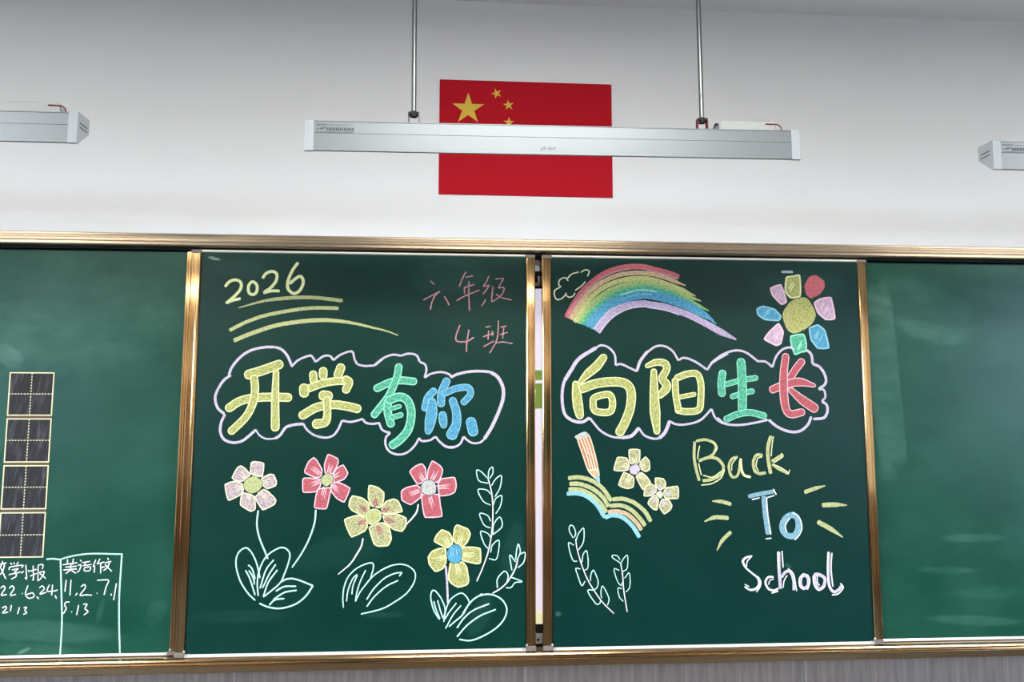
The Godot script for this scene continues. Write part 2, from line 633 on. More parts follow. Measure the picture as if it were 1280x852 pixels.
func build_ceiling_lamps() -> void:
	var glow := mat(srgb(255, 250, 240), 0.5)
	glow.emission_enabled = true
	glow.emission = Color(1.0, 0.97, 0.92)
	glow.emission_energy_multiplier = 1.2
	for zi in 4:
		for xi in 3:
			var p := Vector3([-2.5, 0.25, 3.0][xi], CEIL - 0.050, [1.7, 3.6, 5.8, 8.0][zi])
			var lit := zi != 1 or xi == 0        # of the second row only the one whose reflection shows in the top rail is on
			var o := base("ceiling_lamp", p)
			tag(o, "lit white ceiling lamp over the classroom" if lit else "unlit white ceiling lamp over the classroom", "ceiling lamp", "lit ceiling lamps" if lit else "unlit ceiling lamps")
			box("housing", o, M.plastic, Vector3(-0.62, 0.012, -0.16), Vector3(0.62, 0.050, 0.16), 0.008)
			box("diffuser", o, glow if lit else M.diffuser, Vector3(-0.60, 0.002, -0.14), Vector3(0.60, 0.014, 0.14))
			if not lit:
				continue
			var l := AreaLight3D.new()
			l.name = "lamp_light"
			l.area_size = Vector2(1.2, 0.28)
			l.light_energy = 5.15
			l.light_color = Color(0.99, 0.985, 0.965)
			l.shadow_enabled = true
			l.area_range = 20.0
			o.add_child(l)
			l.position = Vector3(0, -0.002, 0)
			l.rotation_degrees = Vector3(-90, 0, 0)

# ------------------------------------------------------------------ board frame
func build_frame() -> void:
	var x0 := -1.92
	var x1 := 2.40
	var o := base("chalkboard_top_rail", Vector3(0, EYE, 0))
	tag(o, "champagne gold ribbed aluminium rail along the top of the chalkboards", "rail")
	var st := start()
	sweep(st, [0.558, 0.0, 0.558, 0.100, 0.5555, 0.1055, 0.5540, 0.1080, 0.5500, 0.1082, 0.5494, 0.1076, 0.5482, 0.1076, 0.5476, 0.1083, 0.5420, 0.1084, 0.5414, 0.1078, 0.5402, 0.1078, 0.5396, 0.1085, 0.5345, 0.1086, 0.5339, 0.1080, 0.5327, 0.1080, 0.5321, 0.1095, 0.5290, 0.1108, 0.5215, 0.1112, 0.5180, 0.1100, 0.5155, 0.1060, 0.5155, 0.090, 0.5155, 0.0], 0, x0, x1)
	put(st.commit(), "rail_profile", o, M.rail)
	box("track", o, M.black, Vector3(x0, 0.511, 0.001), Vector3(x1, 0.5153, 0.088))
	box("track_back", o, M.black, Vector3(x0, 0.506, 0.001), Vector3(x1, 0.511, 0.050))
	o = base("chalk_tray_rail", Vector3(0, EYE, 0))
	tag(o, "champagne gold aluminium rail with rounded lip along the bottom of the chalkboards", "rail")
	st = start()
	sweep(st, [-0.675, 0.0, -0.675, 0.098, -0.6755, 0.106, -0.6775, 0.1135, -0.6815, 0.1160, -0.6855, 0.1135, -0.6880, 0.1075, -0.6890, 0.1015, -0.6930, 0.1015, -0.6940, 0.1110, -0.6955, 0.1125, -0.6975, 0.1120, -0.6985, 0.1095, -0.7140, 0.1095, -0.7160, 0.1070, -0.7160, 0.0], 0, x0, x1)
	put(st.commit(), "rail_profile", o, M.tray)

func stile(n: String, parent: Node, xa: float, xb: float, y0: float, y1: float, z0: float, z1: float, m: Material) -> MeshInstance3D:
	var st := start()
	var w := xb - xa
	sweep(st, [xa, z0, xa, z1 - 0.0045, xa + 0.0012, z1 - 0.0015, xa + 0.0035, z1, xa + 0.0065, z1, xa + 0.0075, z1 - 0.0014, xa + w * 0.36, z1 - 0.0014, xa + w * 0.40, z1 - 0.0004, xa + w * 0.62, z1 - 0.0004, xa + w * 0.66, z1 - 0.0014, xb - 0.0075, z1 - 0.0014, xb - 0.0065, z1, xb - 0.0035, z1, xb - 0.0012, z1 - 0.0015, xb, z1 - 0.0045, xb, z0], 1, y0, y1)
	return put(st.commit(), n, parent, m)

# a writing surface whose dusty enamel comes from a computed coverage map; smears, pale patches and a painted glint: [x, y, rx, ry, turn, amount] in photo pixels
func enamel(x0: float, x1: float, y0: float, y1: float, green: Color, dust: float, smears: Array, z: float, sd: int) -> StandardMaterial3D:
	var w := 256
	var h := 300
	var img := Image.create(w, h, false, Image.FORMAT_RGB8)
	var cloud := FastNoiseLite.new()
	cloud.seed = sd
	cloud.frequency = 0.012
	cloud.fractal_octaves = 4
	var wipe := FastNoiseLite.new()
	wipe.seed = sd + 7
	wipe.frequency = 0.03
	var marks: Array = []
	for s: Array in smears:
		var c := px(s[0], s[1], z)
		var k := 0.00243
		marks.append([c.x, c.y, s[2] * k, s[3] * k, cos(deg_to_rad(s[4])), sin(deg_to_rad(s[4])), s[5], s.size() > 6])
	var pale := srgb(158, 170, 152)
	for j in h:
		var y := lerpf(y1, y0, (j + 0.5) / h)
		for i in w:
			var x := lerpf(x0, x1, (i + 0.5) / w)
			var c := dust * maxf(0.0, 0.5 + 0.8 * cloud.get_noise_2d(i * 1.0, j * 1.3) + 0.16 * wipe.get_noise_2d(i * 0.45, j * 2.0))
			for q: Array in marks:
				var dx: float = x - q[0]
				var dy: float = y - q[1]
				var a: float = (dx * q[4] + dy * q[5]) / q[2]
				var b: float = (dy * q[4] - dx * q[5]) / q[3]
				var r := pow(a, 6.0) + pow(b, 6.0) if q[7] else a * a + b * b      # a wiped block or a round smudge
				if r < 1.6:
					var ragged := 1.0 + 0.35 * wipe.get_noise_2d(i * 2.0, j * 2.0)
					c += q[6] * (1.0 - smoothstep(0.35, 1.15, r * ragged)) * (0.85 + 0.4 * wipe.get_noise_2d(i * 1.0 + 500.0, j * 2.5))
			img.set_pixel(i, j, green.lerp(pale, clampf(c, 0.0, 0.75)))
	var m := mat(Color.WHITE, 0.30, 0.0, 0.30)
	m.albedo_texture = ImageTexture.create_from_image(img)
	return m

func surface(parent: Node3D, m: Material, x0: float, x1: float, y0: float, y1: float, z0: float, z1: float) -> void:
	# positions in world; a thin sheet with its face at z1, UVs 0..1 over the face
	var o := parent.position
	var st := start()
	boxy(st, Vector3(x0, y0, z0) - o, Vector3(x1, y1, z1 - 0.0006) - o)
	put(st.commit(), "backing", parent, M.gasket)
	st = start()
	var q := [[x0, y0, 0.0, 1.0], [x0, y1, 0.0, 0.0], [x1, y1, 1.0, 0.0], [x0, y0, 0.0, 1.0], [x1, y1, 1.0, 0.0], [x1, y0, 1.0, 1.0]]
	for e: Array in q:
		st.set_normal(Vector3(0, 0, 1))
		st.set_uv(Vector2(e[2], e[3]))
		st.add_vertex(Vector3(e[0], e[1], z1) - o)
	put(st.commit(), "writing_surface", parent, m)

func sliding(n_label: String, x0: float, x1: float, m: Material) -> Node3D:
	var y0 := EYE - 0.6745
	var y1 := EYE + 0.5090
	var o := base("sliding_chalkboard", Vector3((x0 + x1) / 2, y0, 0.082))
	tag(o, n_label, "chalkboard", "sliding chalkboards")
	var p := o.position
	var sw := 0.0285
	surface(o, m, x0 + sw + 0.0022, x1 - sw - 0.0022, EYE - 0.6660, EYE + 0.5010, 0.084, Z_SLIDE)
	stile("side_stile", o, x0 - p.x, x0 + sw - p.x, 0.010, y1 - y0 - 0.010, 0.0, 0.0235, M.gold)
	stile("side_stile", o, x1 - sw - p.x, x1 - p.x, 0.010, y1 - y0 - 0.010, 0.0, 0.0235, M.gold)
	var st := start()
	var t := y1 - y0
	sweep(st, [t, 0.0, t, 0.0200, t - 0.0015, 0.0230, t - 0.0055, 0.0230, t - 0.0080, 0.0195, t - 0.0080, 0.0], 0, x0 + 0.012 - p.x, x1 - 0.012 - p.x)
	put(st.commit(), "top_edge", o, M.edge)
	st = start()
	sweep(st, [0.0, 0.0, 0.0, 0.0215, 0.0015, 0.0235, 0.0030, 0.0235, 0.0085, 0.0185, 0.0085, 0.0], 0, x0 + 0.012 - p.x, x1 - 0.012 - p.x)
	put(st.commit(), "bottom_edge", o, M.edge)
	box("gasket", o, M.gasket, Vector3(x0 + 0.02 - p.x, 0.004, 0.001), Vector3(x1 - 0.02 - p.x, t - 0.004, 0.0165))
	for e: Array in [[x0, 1.0], [x1, -1.0]]:
		var xe: float = e[0] - p.x
		var s: float = e[1]
		for top: bool in [false, true]:
			var ya := t - 0.0115 if top else 0.0005
			var yb := t - 0.0005 if top else 0.0150
			var b := box("corner_bracket", o, M.bracket, Vector3(minf(xe, xe + s * 0.031), ya, 0.001), Vector3(maxf(xe, xe + s * 0.031), yb, 0.0255), 0.002)
			if not top:
				ball("screw", b, M.screw, Vector3(xe + s * 0.0275, yb + 0.003, 0.0235), 0.0030)
				var wg := start()
				sweep(wg, [xe + s * 0.030, 0.010, xe + s * 0.030, 0.0245, xe + s * 0.040, 0.0245, xe + s * 0.040, 0.010], 1, 0.0015, 0.0095)
				put(wg.commit(), "clip", b, M.screw)
			else:
				ball("screw", b, M.black, Vector3(xe + s * 0.006, ya - 0.004, 0.0225), 0.0016)
	d_org = p
	d_z = Z_SLIDE
	d_k = 0
	return o

func build_screen() -> void:
	var o := base("display_screen", Vector3(0.24, EYE - 0.64, 0.030))
	tag(o, "lit flat display screen glimpsed through the slot between the sliding chalkboards", "screen")
	var glow := mat(srgb(230, 226, 246), 0.4)
	glow.emission_enabled = true
	glow.emission = srgb(233, 228, 250)
	glow.emission_energy_multiplier = 0.62
	box("bezel", o, M.black, Vector3(-0.75, 0.0, -0.012), Vector3(0.75, 1.13, 0.015), 0.004)
	box("display", o, glow, Vector3(-0.72, 0.028, 0.015), Vector3(0.72, 1.052, 0.0165))
	# the fragment of a green written character on the display
	var ink := mat(srgb(120, 152, 62), 0.5)
	ink.emission_enabled = true
	ink.emission = srgb(120, 152, 62)
	ink.emission_energy_multiplier = 0.5
	var p := o.position
	var st := start()
	for pl: Array in [[661, 462, 685, 463, 685, 470, 676, 475, 661, 475], [661, 479, 684, 479, 685, 487, 678, 500, 685, 503, 685, 510, 661, 511, 661, 503, 668, 503, 670, 487]]:
		var pts := PackedVector2Array()
		for i in pl.size() / 2:
			var q := px(pl[2 * i], pl[2 * i + 1], 0.0475) - p
			pts.append(Vector2(q.x, q.y))
		var ids := Geometry2D.triangulate_polygon(pts)
		for i in ids.size() / 3:
			tri(st, Vector3(pts[ids[3 * i]].x, pts[ids[3 * i]].y, 0.0175), Vector3(pts[ids[3 * i + 1]].x, pts[ids[3 * i + 1]].y, 0.0175), Vector3(pts[ids[3 * i + 2]].x, pts[ids[3 * i + 2]].y, 0.0175), Vector3(0, 0, 1))
	tag(put(st.commit(), "screen_character", o, ink), "green stroke of a written character on the display")
	for e: Array in [[660, 674.6, 325, 338.5], [672.3, 674.8, 345, 357], [660, 674.8, 353.5, 357]]:
		var a := px(e[0], e[3], 0.047) - p
		var c := px(e[1], e[2], 0.047) - p
		box("bezel_print", o, M.white, Vector3(a.x, a.y, 0.015), Vector3(c.x, c.y, 0.017))
	var warm := mat(srgb(240, 236, 196), 0.4)
	warm.emission_enabled = true
	warm.emission = srgb(240, 238, 190)
	warm.emission_energy_multiplier = 0.6
	var yt := px(673, 763, 0.047).y - p.y
	tag(box("display_footer", o, warm, Vector3(-0.30, 0.029, 0.0165), Vector3(0.30, yt, 0.0172)), "pale yellow strip at the foot of the display")
	box("speaker_strip", o, M.grey, Vector3(-0.10, -0.032, -0.01), Vector3(0.10, 0.0, 0.015), 0.003)
	ball("status_light", o, M.black, Vector3(0.002, -0.018, 0.015), 0.004)

# ------------------------------------------------------------------ the two drawn boards
func build_sliding_left() -> void:
	var x0 := -0.8060
	var x1 := 0.2295
	var m := enamel(x0 + 0.0307, x1 - 0.0307, EYE - 0.666, EYE + 0.501, srgb(3, 47, 38), 0.035, [[560, 345, 60, 26, 0, 0.10], [300, 335, 40, 14, -6, 0.08], [268, 323, 9, 2.2, -12, 0.9], [640, 690, 14, 40, -12, 0.10], [600, 770, 12, 30, -25, 0.12], [420, 690, 60, 22, 10, 0.06], [300, 770, 60, 8, 0, 0.08], [480, 768, 30, 4, 0, 0.10], [520, 450, 60, 16, 0, 0.06]], Z_SLIDE, 3)  # paler patches at the upper corners; the short bright streak is a painted glint
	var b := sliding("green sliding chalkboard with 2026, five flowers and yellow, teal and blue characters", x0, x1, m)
	# 2026 and its three swooping underlines
	at(270, 320, 5.333)
	var g := group_part("chalk_date", b, "pale yellow chalk numerals 2026 over three curved underlines")
	strokes("Y", 20, [[60, 205, 90, 170, 130, 158, 165, 175, 165, 215, 130, 260, 70, 315], [65, 312, 110, 295, 165, 282]], "numeral", g)
	draw_begin()
	line("Y", 20, [243, 170, 217, 200, 220, 242, 245, 256, 270, 238, 273, 195], true)
	draw_end("numeral", g)
	strokes("Y", 20, [[310, 148, 335, 115, 375, 102, 405, 120, 400, 165, 365, 210, 320, 240], [315, 245, 370, 232, 425, 232]], "numeral", g)
	strokes("Y", 21, [[548, 42, 510, 95, 482, 160, 478, 210, 500, 240, 530, 248, 565, 220, 582, 170, 565, 135, 530, 150, 490, 185]], "numeral", g)
	draw_begin(); line("YC", 25, [150, 345, 230, 322, 350, 293, 500, 278, 650, 276, 845, 297], false, 1); draw_end("underline", g)
	draw_begin(); line("YC", 24, [90, 495, 200, 440, 330, 395, 500, 362, 650, 345, 818, 347]); draw_end("underline", g)
	draw_begin(); line("YC", 28, [118, 563, 250, 510, 400, 462, 560, 436, 720, 426, 880, 440, 1040, 475, 1140, 500, 1215, 528], false, 2); draw_end("underline", g)
	# class name
	at(510, 330, 7.1)
	g = group_part("chalk_class_name", b, "thin pink chalk characters naming grade six class four")
	strokes("K", 11.7, [[200, 148, 235, 182], [135, 318, 190, 290, 285, 240], [282, 242, 240, 280, 212, 340, 197, 405], [320, 285, 348, 328, 365, 365]], "character", g)
	strokes("K", 11.7, [[515, 68, 482, 130, 455, 200], [512, 116, 578, 103], [500, 207, 590, 180], [500, 205, 502, 265], [430, 325, 500, 285, 635, 230], [540, 150, 540, 280, 546, 415]], "character", g)
	strokes("K", 10.14, [[718, 105, 700, 150, 668, 195], [668, 200, 725, 185], [725, 187, 665, 268], [655, 372, 690, 312], [755, 195, 748, 255, 740, 330], [775, 132, 850, 125], [850, 125, 800, 212], [800, 212, 852, 210, 838, 262, 800, 300, 742, 335], [780, 265, 830, 297, 920, 318]], "character", g)
	strokes("K", 10.92, [[462, 540, 425, 640, 440, 685, 520, 685, 585, 650], [540, 580, 522, 700, 518, 780]], "character", g)
	strokes("K", 10.14, [[688, 560, 735, 550], [665, 645, 765, 612], [715, 590, 710, 670], [745, 590, 750, 640], [670, 732, 720, 705, 765, 680], [803, 500, 800, 580, 785, 680, 725, 790], [820, 560, 875, 548], [815, 625, 885, 605], [850, 560, 840, 662], [780, 700, 840, 690, 930, 705]], "character", g)
	# lilac cloud outline
	draw_begin()
	at(260, 425, 6.083)
	for s: Array in [[125, 560, 75, 515, 55, 440, 75, 375, 120, 305, 175, 265], [160, 268, 180, 210, 240, 135, 320, 80, 420, 55, 510, 52], [510, 52, 560, 70, 605, 120, 640, 200], [130, 562, 100, 630, 95, 700, 125, 755, 190, 778, 260, 765, 320, 720, 365, 680], [510, 748, 550, 720, 590, 665, 640, 645, 730, 635]]:
		line("L", 20, s)
	line("L", 13, [365, 680, 390, 720, 440, 748, 510, 748])
	at(360, 430, 6.083)
	for s: Array in [[25, 172, 80, 120, 160, 88, 185, 95, 210, 135], [210, 135, 270, 92, 320, 90, 345, 122], [345, 122, 400, 80, 470, 55, 495, 65, 505, 110, 525, 152], [525, 152, 580, 165, 660, 162], [660, 162, 730, 103], [0, 628, 60, 608, 115, 603], [115, 603, 150, 655, 210, 695, 290, 710, 345, 695], [345, 695, 380, 650, 410, 580], [410, 580, 480, 590, 570, 568], [570, 568, 590, 595, 640, 605, 700, 598]]:
		line("L", 16, s)
	at(450, 430, 6.083)
	for s: Array in [[110, 158, 180, 105, 250, 80, 310, 88], [310, 88, 370, 72, 430, 85, 455, 135], [455, 135, 495, 155, 505, 200, 490, 255], [490, 255, 540, 225, 620, 212, 680, 230, 690, 250], [145, 598, 165, 645, 195, 665, 230, 672], [230, 672, 195, 715, 200, 780, 240, 825, 310, 838, 370, 815, 420, 765, 450, 712], [450, 712, 470, 735, 530, 730, 575, 702], [575, 702, 610, 745, 660, 778, 730, 780]]:
		line("L", 16, s)
	at(520, 440, 6.55)
	line("L", 22, [285, 205, 340, 180, 430, 160, 530, 155, 610, 162])
	line("L", 28, [610, 162, 670, 205, 712, 290, 712, 380, 680, 480, 640, 570, 610, 630, 560, 710])
	line("L", 16, [560, 710, 520, 740, 460, 742, 415, 715, 390, 690])
	line("L", 17, [390, 690, 360, 750, 300, 780, 240, 770, 200, 735])
	draw_end("chalk_cloud_outline", b, "lilac chalk cloud outline around the heading characters")
	# four heading characters
	g = group_part("chalk_heading", b, "bold chalk characters in yellow, teal and blue inside the cloud")
	at(260, 425, 6.083)
	draw_begin()
	fat("YF", "Y", 76, [310, 262, 420, 228, 540, 185])
	fat("YF", "Y", 68, [162, 515, 240, 465, 340, 440, 480, 432, 610, 435])
	fat("YF", "Y", 62, [352, 290, 358, 370, 345, 470, 290, 580, 180, 690])
	fat("YF", "Y", [48, 62, 68], [518, 245, 512, 450, 512, 662])
	draw_end("character", g)
	at(360, 430, 6.083)
	draw_begin()
	fat("YF", "Y", 62, [192, 228, 196, 275])
	fat("YF", "Y", 66, [268, 203, 268, 240])
	fat("YF", "Y", 70, [402, 178, 382, 232])
	fat("YF", "Y", 62, [135, 345, 250, 302, 350, 282, 440, 278])
	fat("YF", "Y", 74, [122, 332, 124, 372])
	fat("YF", "Y", 64, [440, 268, 465, 290, 442, 346])
	fat("YF", "Y", 68, [112, 540, 220, 480, 340, 460, 440, 470, 528, 490])
	fat("YF", "Y", 80, [270, 390, 305, 395])
	fat("YF", "Y", [60, 58, 66, 80], [295, 420, 300, 520, 285, 590, 220, 606])
	draw_end("character", g)
	at(450, 430, 6.083)
	draw_begin()
	fat("T", "TL", 60, [130, 335, 230, 290, 310, 275, 408, 283])
	fat("T", "TL", 58, [295, 172, 280, 250, 220, 390, 110, 535])
	fat("T", "TL", 62, [212, 440, 212, 520, 235, 605])
	fat("T", "TL", 66, [225, 425, 300, 400, 362, 430, 390, 520, 370, 640, 310, 720, 250, 765])
	fat("T", "TL", 36, [235, 490, 300, 472], false, 6.0)
	fat("T", "TL", 42, [240, 557, 312, 537], false, 6.0)
	draw_end("character", g)
	at(520, 440, 6.55)
	draw_begin()
	fat("B", "BL", [58, 66, 56], [145, 318, 100, 372, 72, 458], false, 7.0)
	fat("B", "BL", [56, 92, 90, 50], [132, 400, 128, 500, 112, 590, 100, 650], false, 7.0)
	fat("B", "BL", 66, [250, 238, 210, 330, 205, 420], false, 7.0)
	fat("B", "BL", 56, [235, 335, 330, 297, 425, 290, 445, 345, 392, 408], false, 7.0)
	fat("B", "BL", [62, 70, 78, 100], [300, 395, 330, 490, 330, 590, 295, 670], false, 7.0)
	fat("B", "BL", [62, 72, 50], [218, 512, 222, 560, 228, 600], false, 7.0)
	fat("B", "BL", 84, [450, 570, 468, 650], false, 7.0)
	draw_end("character", g)
	# leaves
	at(280, 630, 6.086)
	g = group_part("chalk_leaf_cluster", b, "three mint white chalk leaves below the pale pink flower")
	strokes("M", 11.18, [[240, 730, 180, 670, 120, 570, 92, 450, 110, 370, 165, 330, 210, 365, 250, 450, 275, 560], [185, 460, 215, 490, 238, 565], [190, 500, 225, 560, 232, 610], [165, 500, 200, 570, 238, 690]], "leaf", g)
	strokes("M", 11.18, [[262, 695, 255, 600, 270, 500, 320, 400, 400, 340, 460, 330, 500, 370, 495, 430, 460, 530, 420, 605, 300, 705], [380, 420, 320, 500, 275, 640], [395, 455, 345, 530, 295, 635], [408, 497, 340, 590, 300, 700]], "leaf", g)
	strokes("M", 12.04, [[430, 590, 490, 565, 560, 572, 678, 618], [678, 618, 620, 700, 540, 760, 430, 790, 340, 780, 270, 752], [395, 660, 460, 625, 550, 622], [375, 725, 460, 670, 555, 652], [345, 765, 390, 725, 460, 715]], "leaf", g)
	at(410, 670, 7.742)
	g = group_part("chalk_leaf_cluster", b, "two mint white chalk leaves below the pink-blushed yellow flower")
	strokes("M", 12.04, [[150, 690, 145, 580, 165, 460, 220, 360, 310, 290, 420, 255, 440, 300, 410, 410], [180, 630, 195, 520, 240, 410, 285, 365], [232, 560, 245, 470, 285, 375], [365, 325, 320, 420, 285, 520, 265, 630]], "leaf", g)
	strokes("M", 12.9, [[265, 630, 310, 540, 370, 460, 430, 390, 520, 325, 620, 280, 720, 270, 800, 300, 845, 360, 830, 450, 760, 550, 650, 630, 520, 700, 320, 750], [375, 610, 440, 510, 540, 410, 640, 360, 718, 348], [716, 350, 690, 385], [375, 680, 450, 580, 560, 485, 680, 425]], "leaf", g)
	at(530, 715, 8.517)
	g = group_part("chalk_leaf_cluster", b, "three mint white chalk leaves below the yellow flower with blue heart")
	strokes("M", 13.76, [[165, 500, 105, 400, 72, 270, 88, 195, 130, 205, 190, 290, 225, 390, 210, 480], [105, 305, 130, 400, 170, 490], [145, 295, 170, 390, 205, 490]], "leaf", g)
	strokes("M", 13.76, [[210, 525, 235, 390, 290, 280, 390, 220, 450, 255, 485, 320], [345, 325, 270, 420, 220, 500], [395, 350, 310, 450, 230, 595]], "leaf", g)
	strokes("M", 15.48, [[265, 575, 330, 520, 410, 450, 470, 350, 540, 275, 640, 235, 740, 240, 830, 290, 880, 380, 860, 480, 780, 580, 640, 670, 500, 722, 375, 712], [410, 440, 500, 310, 620, 225], [350, 590, 430, 480, 530, 400, 695, 332], [350, 685, 460, 560, 600, 460, 765, 392]], "leaf", g)
	# sprigs
	at(570, 575, 4.73)
	g = group_part("chalk_sprig", b, "tall white chalk sprig of small pointed leaves")
	strokes("W", 6.88, [[190, 110, 210, 190, 218, 290, 212, 420, 190, 540, 155, 640, 122, 715]], "stem", g)
	for s: Array in [[190, 110, 195, 60, 215, 40, 218, 75, 200, 108], [190, 135, 135, 120, 122, 60, 150, 68, 185, 105], [210, 150, 235, 110, 268, 92, 260, 160, 230, 215], [205, 265, 160, 240, 130, 175, 180, 175, 205, 200], [220, 265, 235, 225, 270, 210, 262, 270, 235, 315], [205, 400, 165, 380, 140, 315, 185, 325, 205, 360], [218, 440, 222, 380, 258, 335, 272, 390, 218, 440], [190, 522, 165, 490, 145, 422, 185, 430, 205, 455], [205, 545, 215, 500, 255, 475, 240, 580, 195, 580]]:
		strokes("M", 6.45, [s], "leaf", g)
	g = group_part("chalk_sprig", b, "short white chalk sprig leaning over the leaf cluster")
	strokes("W", 7.74, [[365, 580, 350, 640, 310, 710, 265, 755, 215, 785]], "stem", g)
	for s: Array in [[352, 590, 358, 530, 368, 495, 380, 540, 365, 580], [330, 650, 318, 560, 352, 600], [365, 635, 400, 600, 408, 545, 375, 555], [245, 755, 245, 700, 285, 655, 308, 680, 300, 720], [325, 690, 390, 715, 350, 722, 325, 750, 295, 752]]:
		strokes("M", 6.88, [s], "leaf", g)
	# flowers
	at(280, 630, 6.086)
	var stem1 := [262, 45, 252, 150, 270, 250, 310, 350, 335, 415]
	var stem2 := [700, 40, 690, 140, 650, 260, 590, 375, 518, 480]
	draw_begin()
	line("M", 13, stem1)
	at(270, 565, 8.517)
	var stem_mesh := draw_end("stem", b)
	var f := flower(b, "pale pink chalk flower with a yellow heart", [[380, 110, 420, 100, 510, 120, 495, 250, 440, 255, 370, 220], [490, 275, 570, 235, 615, 240, 645, 310, 635, 355, 550, 385, 490, 340], [510, 395, 570, 430, 640, 505, 620, 555, 500, 610, 420, 480], [290, 430, 410, 470, 420, 600, 370, 625, 265, 560, 270, 480], [100, 345, 210, 305, 295, 350, 280, 440, 135, 510], [175, 270, 230, 165, 270, 145, 320, 180, 365, 240, 300, 300, 240, 310]], "P", "C", "C", [300, 340, 350, 275, 430, 262, 490, 320, 470, 390, 400, 430, 330, 410], "YC", "YC", "", 14.0)
	stem_mesh.reparent(f)
	at(280, 630, 6.086)
	draw_begin()
	line("M", [13, 13, 10], stem2)
	stem_mesh = draw_end("stem", b)
	at(360, 560, 8.517)
	f = flower(b, "red chalk flower with a small yellow heart", [[180, 235, 220, 145, 275, 100, 310, 130, 365, 230, 350, 300, 290, 310, 185, 262], [430, 65, 530, 110, 535, 160, 480, 265, 400, 265, 390, 170], [480, 285, 520, 215, 590, 178, 638, 265, 600, 325, 500, 365], [470, 372, 545, 365, 660, 425, 600, 570, 520, 530, 460, 450], [330, 430, 455, 420, 450, 480, 410, 640, 285, 630, 300, 500], [160, 330, 190, 315, 350, 330, 345, 400, 300, 460, 165, 465]], "R", "RP", "RP", [360, 320, 400, 280, 465, 285, 475, 350, 410, 400, 365, 365], "YC", "YC", "", 12.0)
	stem_mesh.reparent(f)
	at(410, 600, 8.517)
	draw_begin()
	line("W", [16, 18, 14, 10], [375, 615, 355, 700, 310, 780, 240, 885, 108, 1000])
	stem_mesh = draw_end("stem", b)
	f = flower(b, "yellow chalk flower with pink blush on its six petals", [[440, 55, 530, 75, 595, 130, 590, 220, 550, 290, 460, 265, 430, 180], [575, 280, 620, 225, 700, 198, 750, 225, 790, 330, 680, 350, 580, 350], [590, 370, 720, 355, 830, 400, 830, 480, 790, 540, 700, 520, 610, 450], [440, 500, 580, 450, 650, 500, 675, 620, 640, 690, 540, 700, 490, 670], [180, 415, 320, 370, 400, 400, 420, 490, 390, 540, 255, 600, 210, 520], [265, 165, 370, 190, 430, 240, 440, 300, 390, 380, 260, 320, 225, 270, 235, 210]], "YG", "Y", "", [400, 370, 440, 320, 510, 305, 560, 340, 560, 410, 500, 465, 430, 455], "YC", "Y", "BR", 13.0)
	stem_mesh.reparent(f)
	draw_begin()
	area("YF", [448, 380, 470, 352, 512, 352, 525, 390, 490, 420, 455, 410], 500, 300)
	draw_end("flower_heart", f)
	at(480, 565, 8.517)
	draw_begin()
	line("W", [16, 18, 12], [365, 550, 350, 630, 300, 700, 235, 770])
	stem_mesh = draw_end("stem", b)
	f = flower(b, "red chalk flower with five petals and a grey white heart", [[275, 205, 340, 145, 405, 122, 440, 170, 450, 280, 390, 330, 350, 330], [515, 92, 600, 145, 625, 190, 600, 280, 560, 320, 465, 290, 470, 190], [580, 320, 620, 280, 750, 268, 770, 350, 755, 420, 700, 450, 590, 460], [405, 450, 580, 450, 600, 560, 615, 680, 440, 690, 415, 600], [190, 410, 240, 375, 350, 350, 405, 400, 390, 480, 285, 555, 195, 510, 185, 450]], "R", "RP", "RP", [400, 370, 430, 310, 510, 300, 550, 360, 540, 430, 470, 450, 410, 420], "GW", "GW", "", 12.0)
	stem_mesh.reparent(f)
	at(520, 640, 7.75)
	draw_begin()
	line("L", 19, [288, 515, 300, 650, 308, 850, 312, 888])
	stem_mesh = draw_end("stem", b)
	f = flower(b, "golden yellow chalk flower with a blue heart", [[180, 280, 200, 220, 250, 170, 320, 195, 350, 250, 350, 310, 300, 340], [360, 260, 375, 150, 400, 122, 500, 160, 525, 210, 500, 280, 450, 335, 400, 310], [445, 345, 520, 335, 620, 350, 625, 480, 590, 495, 450, 460], [335, 490, 450, 480, 490, 530, 510, 660, 490, 700, 410, 720, 350, 690, 315, 640], [120, 430, 160, 375, 230, 348, 285, 355, 290, 480, 260, 540, 190, 570, 130, 500]], "G", "Y", "Y", [305, 380, 370, 315, 430, 340, 435, 440, 410, 480, 330, 470], "B", "B", "", 13.0)
	stem_mesh.reparent(f)
	at(520, 640, 7.75)
	draw_begin()
	for s: Array in [[330, 370, 345, 430], [360, 345, 365, 420], [390, 360, 400, 430]]:
		line("BL", 8, s)
	draw_end("flower_heart", f)

